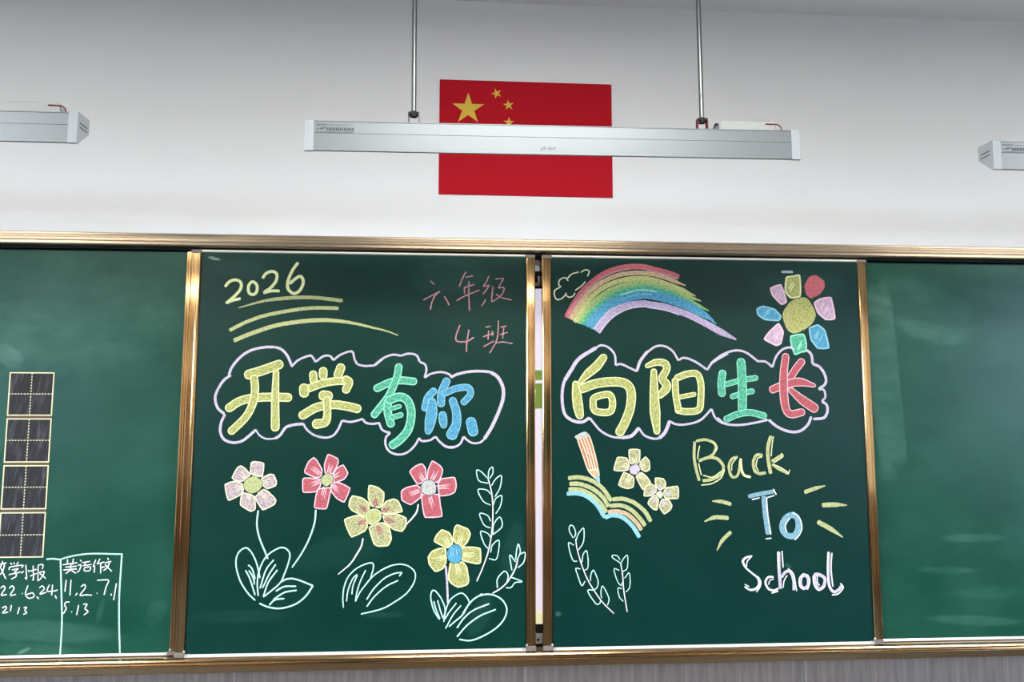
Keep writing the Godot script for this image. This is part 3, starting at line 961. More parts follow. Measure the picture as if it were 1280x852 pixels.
func build_sliding_right() -> void:
	var x0 := 0.2500
	var x1 := 1.2875
	var m := enamel(x0 + 0.0307, x1 - 0.0307, EYE - 0.666, EYE + 0.501, srgb(3, 45, 38), 0.03, [[1000, 360, 70, 26, 0, 0.10], [698, 767, 4.5, 3.5, 0, 0.35], [985, 707, 6, 3, -35, 0.3], [900, 470, 80, 20, 0, 0.05]], Z_SLIDE, 11)  # a broad paler patch at the upper right, then smaller smudges
	var b := sliding("green sliding chalkboard with a rainbow, open book and the words Back To School", x0, x1, m)
	# little cloud
	at(685, 320, 7.1)
	strokes("C", 11, [[275, 140, 210, 160, 170, 200], [180, 220, 150, 190, 105, 210, 95, 250, 115, 272], [115, 272, 65, 300, 55, 340, 80, 385, 130, 370, 165, 325], [155, 345, 190, 365, 225, 350, 240, 325], [240, 305, 300, 262, 332, 225], [290, 145, 330, 122, 365, 135, 350, 180]], "chalk_small_cloud", b, "small pale chalk cloud beside the rainbow")
	# rainbow, one band after another (Q readings share P's scale, 745.5 to the right)
	var g := group_part("chalk_rainbow", b, "chalk rainbow in red, peach, yellow, green, blue and lilac bands")
	var q := 745.5
	for e: Array in [
		["RR", 50, [165, 545, 230, 425, 320, 300, 440, 195, 560, 130, 700, 97, 840, 95, q + 200, 120, q + 320, 150, q + 418, 188]],
		["O", 40, [200, 560, 280, 425, 380, 305, 500, 220, 640, 165, 800, 148, q + 180, 160, q + 300, 190, q + 400, 232, q + 478, 262]],
		["Y2", 42, [235, 585, 330, 428, 440, 315, 560, 245, 700, 205, 840, 196, q + 200, 212, q + 330, 255, q + 450, 303, q + 565, 355]],
		["GL", 40, [262, 592, 360, 455, 480, 345, 600, 280, 740, 240, 840, 228, q + 200, 245, q + 330, 285, q + 480, 350, q + 615, 400]],
		["GR", 36, [280, 598, 375, 480, 490, 375, 640, 292, 840, 258, q + 200, 275, q + 340, 312, q + 500, 392, q + 685, 488]],
		["T", 40, [305, 605, 395, 495, 510, 400, 640, 325, 840, 285, q + 200, 300, q + 340, 335, q + 500, 412, q + 640, 490]],
		["B", 48, [340, 622, 425, 515, 540, 420, 680, 355, 840, 322, q + 200, 335, q + 340, 368, q + 520, 440, q + 650, 520, q + 748, 602]],
		["B", 40, [380, 640, 460, 535, 560, 455, 700, 390, 840, 360, q + 200, 370, q + 340, 405, q + 500, 462, q + 680, 560]],
		["LV", 58, [432, 668, 500, 565, 580, 495, 700, 440, 840, 420, q + 150, 428, q + 300, 452, q + 480, 512, q + 640, 590, q + 780, 668, q + 925, 740]]]:
		draw_begin()
		line(e[0], e[1], e[2], false, 4 if e[0] != "RR" else 0)
		if e[0] == "RR":
			line("K", 14, [180, 520, 240, 420, 340, 300, 460, 205, 580, 145, 720, 112])
			line("K", 12, [840, 112, q + 200, 138, q + 330, 172, q + 410, 200])
		if e[0] == "B" and e[1] == 48:
			line("BL", 16, [560, 440, 700, 372, 840, 342, q + 180, 345])
			line("TL", 14, [640, 345, 780, 305, 860, 300, q + 220, 315])
		if e[0] == "LV":
			line("L", 12, [455, 685, 525, 590, 605, 520, 720, 465, 850, 447, q + 150, 455, q + 300, 480, q + 420, 520])
			line("L", 11, [405, 650, 470, 560, 550, 480, 640, 435])
		draw_end("rainbow_band", g)
	# flower of many colours
	at(935, 330, 7.1)
	g = group_part("chalk_flower", b, "chalk flower whose eight petals each have their own colour")
	for e: Array in [["YF", "Y", [340, 120, 400, 108, 455, 100, 465, 200, 460, 285, 380, 298, 330, 240]], ["RR", "", [500, 190, 540, 115, 600, 97, 675, 150, 678, 210, 640, 265, 560, 305, 515, 270]], ["PK", "RP", [590, 345, 640, 310, 735, 300, 770, 480, 690, 490, 620, 430]], ["B", "BL", [545, 570, 620, 540, 680, 590, 715, 740, 620, 745, 560, 670]], ["T", "TL", [380, 640, 490, 622, 515, 700, 512, 770, 470, 780, 415, 800, 385, 720]], ["PK", "RP", [270, 530, 310, 600, 290, 700, 250, 720, 145, 665, 200, 590]], ["B", "BL", [80, 400, 130, 375, 230, 400, 290, 460, 270, 500, 150, 490, 90, 450]], ["PK", "RP", [200, 215, 290, 185, 340, 330, 295, 355, 220, 280]]]:
		draw_begin()
		area(e[0], e[2], 455, 455, e[1], 14.0)
		if e[1]:
			var mx := 0.0
			var my := 0.0
			var n: int = e[2].size() / 2
			for i in n:
				mx += float(e[2][2 * i]) / n
				my += float(e[2][2 * i + 1]) / n
			for k in 3:
				var ox := rng.randf_range(-30, 30)
				var oy := rng.randf_range(-25, 25)
				line(e[1], 9, [mx + ox - 18, my + oy + 30, mx + ox, my + oy, mx + ox + 15, my + oy - 28])
		draw_end("petal", g)
	draw_begin()
	area("YF", [320, 430, 390, 335, 500, 305, 560, 370, 590, 460, 540, 540, 420, 605, 360, 580, 325, 500], 600, 350, "YF", 22.0, 0.3)
	line("YC", 12, [330, 500, 370, 580, 420, 598, 535, 535])
	line("O", 12, [370, 540, 350, 460, 400, 370])
	draw_end("flower_heart", g)
	# lilac cloud outline
	draw_begin()
	at(695, 425, 6.55)
	line("L", 24, [275, 635, 210, 670, 130, 655, 70, 600, 50, 490, 55, 390, 70, 330])
	line("L", 30, [70, 330, 120, 250, 190, 150, 330, 60])
	for s: Array in [[330, 60, 370, 42, 430, 60, 480, 120, 488, 205], [488, 205, 530, 195, 600, 225, 660, 255], [275, 635, 310, 680, 370, 745, 460, 790, 560, 800]]:
		line("L", 17, s)
	line("L", 24, [660, 255, 690, 170, 750, 90])
	line("L", 26, [540, 800, 620, 780, 680, 715])
	at(790, 430, 6.55)
	for s: Array in [[125, 65, 190, 20, 260, 15, 330, 55, 380, 135], [380, 130, 430, 112, 520, 145, 615, 210], [615, 210, 660, 150, 786, 75], [55, 685, 100, 745, 170, 772, 220, 770], [310, 630, 360, 655, 450, 655, 560, 620, 650, 530], [650, 530, 680, 600, 730, 640, 786, 655]]:
		line("L", 17, s)
	line("L", 28, [220, 770, 270, 720, 310, 625])
	at(880, 425, 6.088)
	for s: Array in [[40, 200, 70, 160, 150, 105, 240, 78, 320, 95, 415, 165], [415, 160, 470, 165, 520, 205], [520, 205, 545, 130, 590, 75, 650, 55, 690, 72], [870, 372, 910, 378, 922, 430, 895, 465], [485, 605, 400, 625, 270, 645, 160, 635, 100, 590]]:
		line("L", 16, s)
	for s: Array in [[780, 75, 815, 110, 825, 180], [825, 180, 880, 205, 920, 270, 922, 330, 870, 372], [895, 465, 930, 490, 938, 540, 910, 590, 830, 600], [815, 580, 790, 640, 730, 690, 650, 695, 560, 660, 490, 605]]:
		line("L", 20, s)
	draw_end("chalk_cloud_outline", b, "lilac chalk cloud outline around the heading characters")
	g = group_part("chalk_heading", b, "bold chalk characters in yellow, teal and red inside the cloud")
	at(695, 425, 6.55)
	draw_begin()
	fat("YF", "Y", 76, [215, 395, 330, 355, 480, 340, 575, 360, 615, 430, 605, 560, 560, 680, 522, 750])
	fat("YF", "Y", [60, 78, 70, 34], [390, 140, 330, 215, 260, 275, 195, 345])
	fat("YF", "Y", [44, 78, 86, 60], [158, 352, 168, 440, 180, 540, 195, 618])
	fat("YF", "Y", 58, [320, 468, 430, 445, 462, 505, 440, 585, 325, 580, 303, 515], true)
	draw_end("character", g)
	at(790, 430, 6.55)
	draw_begin()
	fat("YF", "Y", [36, 56, 62, 62, 70, 72, 46], [122, 178, 200, 148, 270, 160, 282, 205, 248, 280, 285, 345, 228, 422])
	fat("YF", "Y", [50, 72, 88, 50], [178, 222, 180, 380, 188, 560, 203, 715])
	fat("YF", "Y", 56, [370, 275, 450, 245, 530, 245, 562, 320, 562, 450, 545, 535, 450, 552, 375, 540])
	fat("YF", "Y", 56, [352, 300, 358, 420, 378, 530])
	fat("YF", "Y", 38, [395, 432, 508, 410], false, 6.0)
	draw_end("character", g)
	at(880, 425, 6.088)
	draw_begin()
	fat("T", "TL", 58, [140, 252, 130, 330, 135, 405], false, 6.0)
	fat("T", "TL", 42, [170, 335, 280, 305, 392, 287], false, 6.0)
	fat("T", "TL", 42, [215, 428, 290, 405, 365, 388], false, 6.0)
	fat("T", "TL", 68, [280, 168, 290, 350, 290, 515], false, 6.0)
	fat("T", "TL", 50, [170, 600, 250, 565, 350, 550, 455, 575], false, 6.0)
	draw_end("character", g)
	draw_begin()
	fat("R", "RP", 58, [740, 165, 690, 230, 648, 300], false, 6.0)
	fat("R", "RP", [58, 62, 66, 26], [520, 375, 600, 345, 720, 318, 838, 345], false, 6.0)
	fat("R", "RP", [56, 60, 66, 66, 60, 56], [620, 125, 605, 250, 605, 400, 622, 520, 660, 562, 742, 548], false, 6.0)
	fat("R", "RP", [40, 70, 74], [658, 378, 740, 450, 835, 515], false, 6.0)
	draw_end("character", g)
	# pencil and book
	at(695, 530, 5.677)
	g = group_part("chalk_pencil", b, "red striped chalk pencil standing on the open book")
	draw_begin()
	area("N", [150, 95, 232, 78, 265, 170, 298, 320, 230, 330, 190, 220], 270, 400, "C", 8.0)
	for s: Array in [[172, 100, 212, 205, 246, 322], [192, 95, 230, 200, 262, 318], [212, 90, 250, 200, 280, 318]]:
		line("C", 8, s)
	draw_end("pencil_body", g)
	draw_begin()
	area("GW", [135, 88, 200, 55, 232, 78, 158, 106], 240, 60, "GW", 8.0)
	draw_end("pencil_end", g)
	draw_begin()
	area("O", [228, 328, 298, 320, 304, 372, 280, 385], 290, 400, "C", 8.0)
	draw_end("pencil_wood", g)
	draw_begin()
	area("BL", [282, 385, 304, 368, 308, 415], 300, 420, "BL", 6.0)
	draw_end("pencil_point", g)
	g = group_part("chalk_book", b, "open chalk book of pale yellow pages over a blue cover")
	for e: Array in [["YC", [85, 382, 160, 376, 250, 398, 330, 455, 392, 545]], ["YC", [398, 532, 480, 530, 560, 560, 630, 620, 672, 690]], ["YC", [95, 422, 170, 424, 260, 458, 330, 515, 372, 585]], ["YC", [380, 578, 460, 576, 530, 605, 590, 662, 632, 720]], ["YC", [88, 460, 170, 464, 250, 500, 310, 555, 358, 625]], ["O", [368, 622, 440, 618, 510, 642, 570, 698, 606, 750]], ["BL", [75, 492, 150, 490, 220, 512, 290, 572, 345, 662]], ["BL", [345, 662, 400, 645, 470, 660, 540, 720, 592, 802]]]:
		draw_begin()
		line(e[0], 29, e[1])
		draw_end("book_cover" if e[0] == "BL" else "book_page", g)
	# two small flowers
	at(755, 545, 7.745)
	var tw := "C"
	flower(b, "olive yellow chalk flower with a pink heart", [[95, 325, 130, 205, 215, 210, 240, 260, 235, 320, 180, 335], [240, 135, 290, 125, 345, 135, 340, 240, 290, 280, 250, 250], [350, 250, 400, 200, 435, 240, 440, 320, 400, 340, 350, 310], [310, 390, 360, 350, 410, 390, 450, 450, 375, 515], [190, 350, 285, 400, 280, 490, 220, 505, 140, 470]], "YG", tw, tw, [245, 320, 270, 285, 320, 275, 345, 320, 310, 365, 265, 360], "L", "P", "", 11.0)
	flower(b, "small cream chalk flower touching the olive flower's petal", [[495, 405, 570, 410, 595, 450, 590, 490, 540, 520, 500, 480], [600, 500, 710, 485, 720, 550, 710, 600, 600, 600, 570, 560], [560, 610, 620, 610, 655, 670, 640, 710, 580, 750, 535, 680], [425, 650, 440, 610, 490, 570, 525, 610, 510, 710, 470, 700], [385, 575, 400, 490, 450, 460, 500, 490, 500, 540, 450, 575]], "YG", tw, "L", [505, 560, 540, 530, 565, 560, 545, 595], "C", "C", "", 11.0)
	# sprigs
	at(695, 640, 6.08)
	g = group_part("chalk_sprig", b, "long white chalk sprig of nine leaves")
	strokes("W", 7.74, [[148, 200, 160, 280, 195, 400, 240, 510, 300, 610, 360, 690, 440, 768]], "stem", g)
	for s: Array in [[130, 195, 100, 140, 105, 100, 130, 105, 148, 150, 140, 190], [155, 210, 165, 170, 208, 120, 208, 220, 170, 285], [135, 250, 95, 230, 105, 300, 130, 365, 160, 370], [195, 380, 205, 320, 230, 290, 242, 350, 240, 420, 215, 440], [185, 430, 150, 425, 165, 480, 195, 555, 220, 520], [260, 520, 265, 470, 285, 440, 318, 520, 310, 570, 285, 590], [290, 590, 240, 595, 300, 690, 330, 690, 340, 660], [345, 650, 340, 600, 355, 560, 400, 650, 390, 705]]:
		strokes("M", 7.74, [s], "leaf", g)
	g = group_part("chalk_sprig", b, "short upright white chalk sprig of five leaves")
	strokes("W", 7.74, [[490, 385, 505, 480, 515, 600, 540, 755]], "stem", g)
	for s: Array in [[490, 385, 430, 345, 430, 325, 465, 330, 485, 360], [500, 440, 495, 380, 540, 325, 540, 420, 505, 450], [480, 440, 440, 430, 465, 520, 495, 555, 500, 530], [520, 500, 555, 460, 560, 560, 530, 605], [500, 580, 470, 575, 480, 640, 510, 675]]:
		strokes("M", 6.88, [s], "leaf", g)
	# Back To School
	at(855, 535, 8.533)
	g = group_part("chalk_word", b, "pale yellow chalk word Back")
	draw_begin()
	line("YC", 30, [110, 140, 105, 300, 125, 430, 160, 560])
	line("YC", 28, [125, 138, 220, 122, 315, 155, 335, 215, 290, 290, 155, 350])
	line("YC", 32, [160, 345, 260, 312, 350, 325, 415, 400, 395, 485, 300, 542, 195, 558])
	for s: Array in [[165, 185, 150, 250, 142, 330], [152, 372, 165, 430, 182, 500], [180, 605, 290, 590, 390, 530, 430, 440], [300, 150, 350, 200, 330, 250], [200, 500, 300, 520, 390, 460]]:
		line("Y", 11, s)
	draw_end("letter", g)
	draw_begin()
	line("YC", 28, [570, 302, 505, 330, 475, 410, 500, 505, 545, 520, 580, 470, 598, 335])
	line("Y", 26, [600, 320, 608, 430, 640, 500, 710, 520])
	line("Y", 10, [555, 320, 510, 380, 505, 450])
	draw_end("letter", g)
	draw_begin()
	line("YC", 32, [835, 285, 770, 288, 735, 360, 750, 450, 800, 482, 870, 472])
	line("Y", 11, [830, 305, 785, 320, 765, 400, 790, 455])
	draw_end("letter", g)
	draw_begin()
	line("YC", 38, [925, 80, 895, 180, 890, 300, 920, 485])
	line("YC", 30, [1040, 285, 930, 352])
	line("YC", 28, [935, 382, 1010, 435, 1110, 482])
	for s: Array in [[950, 85, 935, 180, 925, 300], [1030, 265, 1050, 300, 950, 370], [1105, 490, 1125, 440], [945, 385, 1020, 415, 1100, 465]]:
		line("Y", 11, s)
	draw_end("letter", g)
	at(880, 595, 6.737)
	g = group_part("chalk_word", b, "light blue chalk word To with white edges")
	draw_begin()
	line("BG", 34, [368, 170, 480, 145, 585, 127], false, 0)
	line("BG", 44, [500, 165, 515, 330, 538, 490])
	for s: Array in [[580, 105, 605, 155], [400, 195, 465, 180], [522, 180, 535, 330, 560, 490], [515, 525, 565, 520], [525, 180, 590, 160]]:
		line("W", 10, s)
	draw_end("letter", g)
	draw_begin()
	line("BG", 48, [735, 325, 680, 355, 653, 430, 690, 492, 755, 498, 790, 430, 780, 350], true)
	for s: Array in [[740, 300, 800, 350, 820, 430, 800, 490, 760, 535], [720, 350, 682, 410, 692, 470]]:
		line("W", 10, s)
	draw_end("letter", g)
	g = group_part("chalk_rays", b, "six short pale yellow chalk rays around the word To")
	for e: Array in [[30, [65, 208, 140, 212, 228, 235], 1], [34, [0, 380, 90, 345, 205, 350], 1], [30, [225, 465, 150, 540, 105, 625], 2], [32, [840, 135, 920, 105, 1018, 78], 2], [38, [990, 242, 1090, 238, 1200, 242], 2], [38, [950, 380, 1060, 440, 1165, 512], 2]]:
		draw_begin()
		line("YC", e[0], e[1], false, e[2])
		draw_end("ray", g)
	at(915, 675, 8.533)
	g = group_part("chalk_word", b, "white and lilac chalk word School")
	draw_begin()
	line("W", [16, 26, 18, 18, 24, 24, 18], [210, 165, 150, 180, 112, 220, 140, 285, 200, 340, 265, 395, 285, 455, 255, 510, 190, 525, 130, 490])
	line("W", 12, [210, 165, 160, 220, 150, 280])
	line("W", 13, [270, 380, 302, 440, 290, 500, 255, 550])
	line("W", 11, [130, 465, 180, 492])
	draw_end("letter", g)
	draw_begin()
	line("W", 22, [440, 392, 385, 390, 352, 440, 380, 510, 440, 532, 490, 510])
	line("W", 14, [415, 560, 490, 540])
	line("W", 10, [440, 410, 400, 425, 385, 470])
	draw_end("letter", g)
	draw_begin()
	line("L", 34, [492, 118, 497, 300, 512, 515])
	line("W", 14, [484, 118, 490, 300])
	line("W", 14, [528, 110, 540, 290])
	line("L", 30, [520, 395, 570, 332, 620, 340, 652, 430, 655, 530])
	line("W", 13, [590, 300, 650, 360, 685, 540])
	line("W", 12, [540, 505, 550, 430, 585, 370])
	draw_end("letter", g)
	draw_begin()
	line("L", 34, [765, 368, 728, 405, 728, 478, 765, 508, 806, 478, 806, 400], true)
	line("W", 13, [760, 350, 715, 400, 715, 480, 760, 525])
	line("W", 12, [800, 360, 825, 430, 800, 525])
	draw_end("letter", g)
	draw_begin()
	line("L", 34, [880, 365, 882, 450, 920, 515, 970, 488, 985, 410, 940, 370], true)
	line("W", 13, [858, 375, 870, 470, 920, 530, 990, 480])
	line("W", 11, [905, 360, 905, 440, 930, 480])
	draw_end("letter", g)
	draw_begin()
	line("L", 30, [1025, 120, 1020, 300, 1030, 470, 1075, 545, 1130, 525, 1165, 480])
	line("W", 14, [1060, 130, 1050, 300, 1070, 490])
	line("W", 14, [1060, 580, 1130, 565, 1180, 500, 1150, 455])
	line("W", 13, [1018, 120, 1012, 300, 1025, 470, 1065, 540])
	draw_end("letter", g)
	# small dark and light marks at the top edge
	var org := b.position
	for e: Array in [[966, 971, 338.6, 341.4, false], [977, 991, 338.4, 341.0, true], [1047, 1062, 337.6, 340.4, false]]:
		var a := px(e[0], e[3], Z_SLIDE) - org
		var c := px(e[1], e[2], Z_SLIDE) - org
		box("small_mark", b, M.cap if e[4] else M.black, Vector3(a.x, a.y, a.z), Vector3(c.x, c.y, a.z + 0.0005))

# ------------------------------------------------------------------ the two fixed boards
func fixed(n_label: String, x0: float, x1: float, m: Material, inner: float) -> Node3D:
	var y0 := EYE - 0.6735
	var y1 := EYE + 0.5057
	var o := base("fixed_chalkboard", Vector3((x0 + x1) / 2, y0, 0.056))
	tag(o, n_label, "chalkboard", "fixed chalkboards")
	var p := o.position
	surface(o, m, x0, x1, y0 + 0.005, y1, 0.056, Z_FIXED)
	var st := start()
	sweep(st, [0.0, 0.0, 0.0, 0.0240, 0.0012, 0.0252, 0.0028, 0.0252, 0.0075, 0.0220, 0.0075, 0.0], 0, x0 - p.x, x1 - p.x)
	put(st.commit(), "bottom_edge", o, M.edge)
	if inner < 0.0:
		stile("inner_stile", o, x1 - 0.022 - p.x, x1 - p.x, 0.006, y1 - y0, 0.0, 0.0258, M.gold)
		var b := box("corner_bracket", o, M.bracket, Vector3(x1 - 0.026 - p.x, 0.0005, 0.001), Vector3(x1 - p.x, 0.012, 0.0280), 0.002)
		ball("screw", b, M.screw, Vector3(x1 - 0.018 - p.x, 0.016, 0.0265), 0.0030)
		box("clip", b, M.screw, Vector3(x1 - 0.036 - p.x, 0.0010, 0.012), Vector3(x1 - 0.026 - p.x, 0.0085, 0.0275), 0.001)
	d_org = p
	d_z = Z_FIXED
	d_k = 0
	return o

func build_fixed_left() -> void:
	var x0 := -1.90
	var x1 := -0.8070
	var m := enamel(x0, x1, EYE - 0.6685, EYE + 0.5057, srgb(12, 64, 46), 0.13, [[60, 395, 160, 75, 0, 0.16], [10, 445, 22, 14, -30, 0.18], [60, 789, 90, 14, -3, 0.16], [40, 812, 70, 8, -4, 0.14], [30, 813, 9, 2.0, 24, 0.5], [125, 765, 4, 16, -12, 0.16], [195, 765, 12, 18, -30, 0.08]], Z_FIXED, 21)
	var b := fixed("green fixed chalkboard with white homework notes and the square writing grid", x0, x1, m, -1.0)
	at(0, 680, 5.68)
	strokes("M", 11.18, [[330, 105, 375, 102, 430, 108], [430, 106, 520, 82, 650, 66, 872, 70], [430, 110, 438, 400, 440, 560, 427, 785], [866, 75, 848, 350, 846, 560, 852, 780]], "chalk_box", b, "mint white chalk box drawn around the notes")
	var g := group_part("chalk_notes", b, "white chalk characters and numbers beside the drawn box")
	strokes("W", 8.6, [[20, 118, 10, 150, -10, 172], [0, 142, 46, 130], [36, 130, 20, 190, -8, 222], [5, 165, 42, 245]], "character", g)
	strokes("W", 8.6, [[75, 130, 85, 145], [98, 128, 106, 142], [132, 124, 118, 145], [68, 160, 64, 182], [66, 162, 160, 148, 154, 168], [85, 182, 130, 172, 102, 196], [104, 192, 116, 225, 80, 247], [62, 215, 152, 196]], "character", g)
	strokes("W", 8.6, [[184, 145, 190, 242, 178, 234], [168, 188, 155, 206], [202, 182, 210, 196]], "character", g)
	strokes("W", 7.74, [[236, 150, 238, 250, 230, 248], [215, 190, 262, 176], [214, 225, 262, 206], [272, 146, 270, 262], [272, 146, 306, 145, 300, 176], [280, 200, 316, 194, 292, 240, 272, 258], [280, 202, 326, 242]], "character", g)
	strokes("W", 8.6, [[5, 312, 25, 295, 36, 315, 10, 360, 50, 355], [66, 312, 86, 295, 100, 315, 75, 360, 115, 355], [158, 346, 162, 352], [200, 290, 182, 350, 205, 382, 242, 370, 232, 345, 190, 356], [262, 370, 276, 388], [280, 310, 300, 295, 315, 315, 285, 352, 330, 340], [352, 285, 336, 330, 390, 330, 410, 322], [374, 285, 368, 362], [392, 360, 402, 386]], "number", g)
	strokes("W", 8.6, [[15, 452, 40, 440, 45, 456, 20, 486, 60, 480], [82, 430, 75, 475], [140, 445, 125, 496], [168, 450, 190, 446, 178, 468, 190, 485, 165, 498]], "number", g)
	g = group_part("chalk_notes", b, "white chalk characters and numbers inside the drawn box")
	strokes("W", 8.6, [[445, 145, 550, 130], [480, 105, 480, 145], [522, 100, 516, 145], [462, 162, 546, 155], [450, 182, 548, 174], [505, 132, 500, 178, 468, 208], [500, 178, 542, 206]], "character", g)
	strokes("W", 7.74, [[570, 110, 580, 122], [552, 150, 576, 146, 562, 188, 545, 196], [584, 130, 642, 120], [612, 120, 600, 150], [588, 152, 652, 142], [600, 166, 642, 160, 636, 186, 600, 187, 600, 168]], "character", g)
	strokes("W", 8.6, [[682, 108, 660, 160], [674, 150, 670, 202], [712, 100, 690, 142], [695, 137, 742, 125], [716, 135, 716, 206], [718, 165, 748, 158]], "character", g)
	strokes("W", 8.6, [[766, 95, 772, 112], [745, 132, 792, 120], [782, 125, 762, 165, 735, 186], [745, 142, 796, 192]], "character", g)
	strokes("W", 8.6, [[472, 250, 462, 336], [506, 250, 498, 362], [550, 345, 536, 363], [575, 302, 600, 285, 606, 310, 570, 360, 612, 358, 655, 360], [688, 344, 692, 350], [690, 255, 770, 254, 755, 300, 740, 358], [788, 350, 794, 362], [828, 275, 808, 396]], "number", g)
	strokes("W", 8.6, [[496, 408, 466, 412, 462, 435, 472, 452, 456, 486, 446, 488], [508, 476, 512, 482], [560, 430, 545, 502], [590, 426, 620, 424, 605, 455, 626, 476, 595, 502]], "number", g)

func build_fixed_right() -> void:
	var x0 := 1.272
	var x1 := 2.38
	var m := enamel(x0, x1, EYE - 0.6685, EYE + 0.5057, srgb(12, 64, 46), 0.13, [[1145, 385, 90, 48, -16, 0.16], [1106, 470, 21, 125, 3, 0.20, 1], [1110, 590, 15, 12, 10, 0.12], [1165, 415, 55, 14, -14, 0.10], [1215, 672, 50, 6, 0, 0.16], [1185, 712, 45, 5, -2, 0.14], [1220, 775, 70, 7, -3, 0.18], [1240, 740, 60, 8, 0, 0.08], [1260, 350, 90, 40, 0, 0.10]], Z_FIXED, 33)
	fixed("bare green fixed chalkboard with wiped chalk smears beside the rainbow board", x0, x1, m, 1.0)

# ------------------------------------------------------------------ flag, lamps, grid
func star_into(st: SurfaceTool, c: Vector2, r: float, turn: float, z: float) -> void:
	var pts := PackedVector2Array()
	for i in 10:
		var a := turn + PI / 2 + i * PI / 5
		pts.append(c + Vector2(cos(a), sin(a)) * (r if i % 2 == 0 else r * 0.382))
	for i in 10:
		var p := pts[i]
		var q := pts[(i + 1) % 10]
		tri(st, Vector3(c.x, c.y, z), Vector3(p.x, p.y, z), Vector3(q.x, q.y, z), Vector3(0, 0, 1))
		var e := (q - p).normalized()
		quad(st, Vector3(p.x, p.y, z), Vector3(q.x, q.y, z), Vector3(q.x, q.y, z - 0.0006), Vector3(p.x, p.y, z - 0.0006), Vector3(e.y, -e.x, 0))

func build_flag() -> void:
	var x0 := -0.0735
	var x1 := 0.4955
	var y0 := EYE + 0.7245
	var y1 := EYE + 1.1107
	var o := base("flag", Vector3((x0 + x1) / 2, (y0 + y1) / 2, 0.0))
	tag(o, "red flag with yellow stars fixed flat on the white wall", "flag")
	var p := o.position
	box("flag_field", o, M.red, Vector3(x0, y0, 0.0005) - p, Vector3(x1, y1, 0.003) - p, 0.0004)
	for e: Array in [[585.3, 136.0, 0.0545, 0.0], [620.8, 116.8, 0.0180, 0.35], [635.6, 131.4, 0.0185, 0.12], [636.2, 153.2, 0.0185, 0.0], [619.5, 169.5, 0.0180, -0.3]]:
		var c := px(e[0], e[1], 0.003) - p
		var st := start()
		star_into(st, Vector2(c.x, c.y), e[2], e[3], 0.0037)
		put(st.commit(), "star", o, M.yellow)

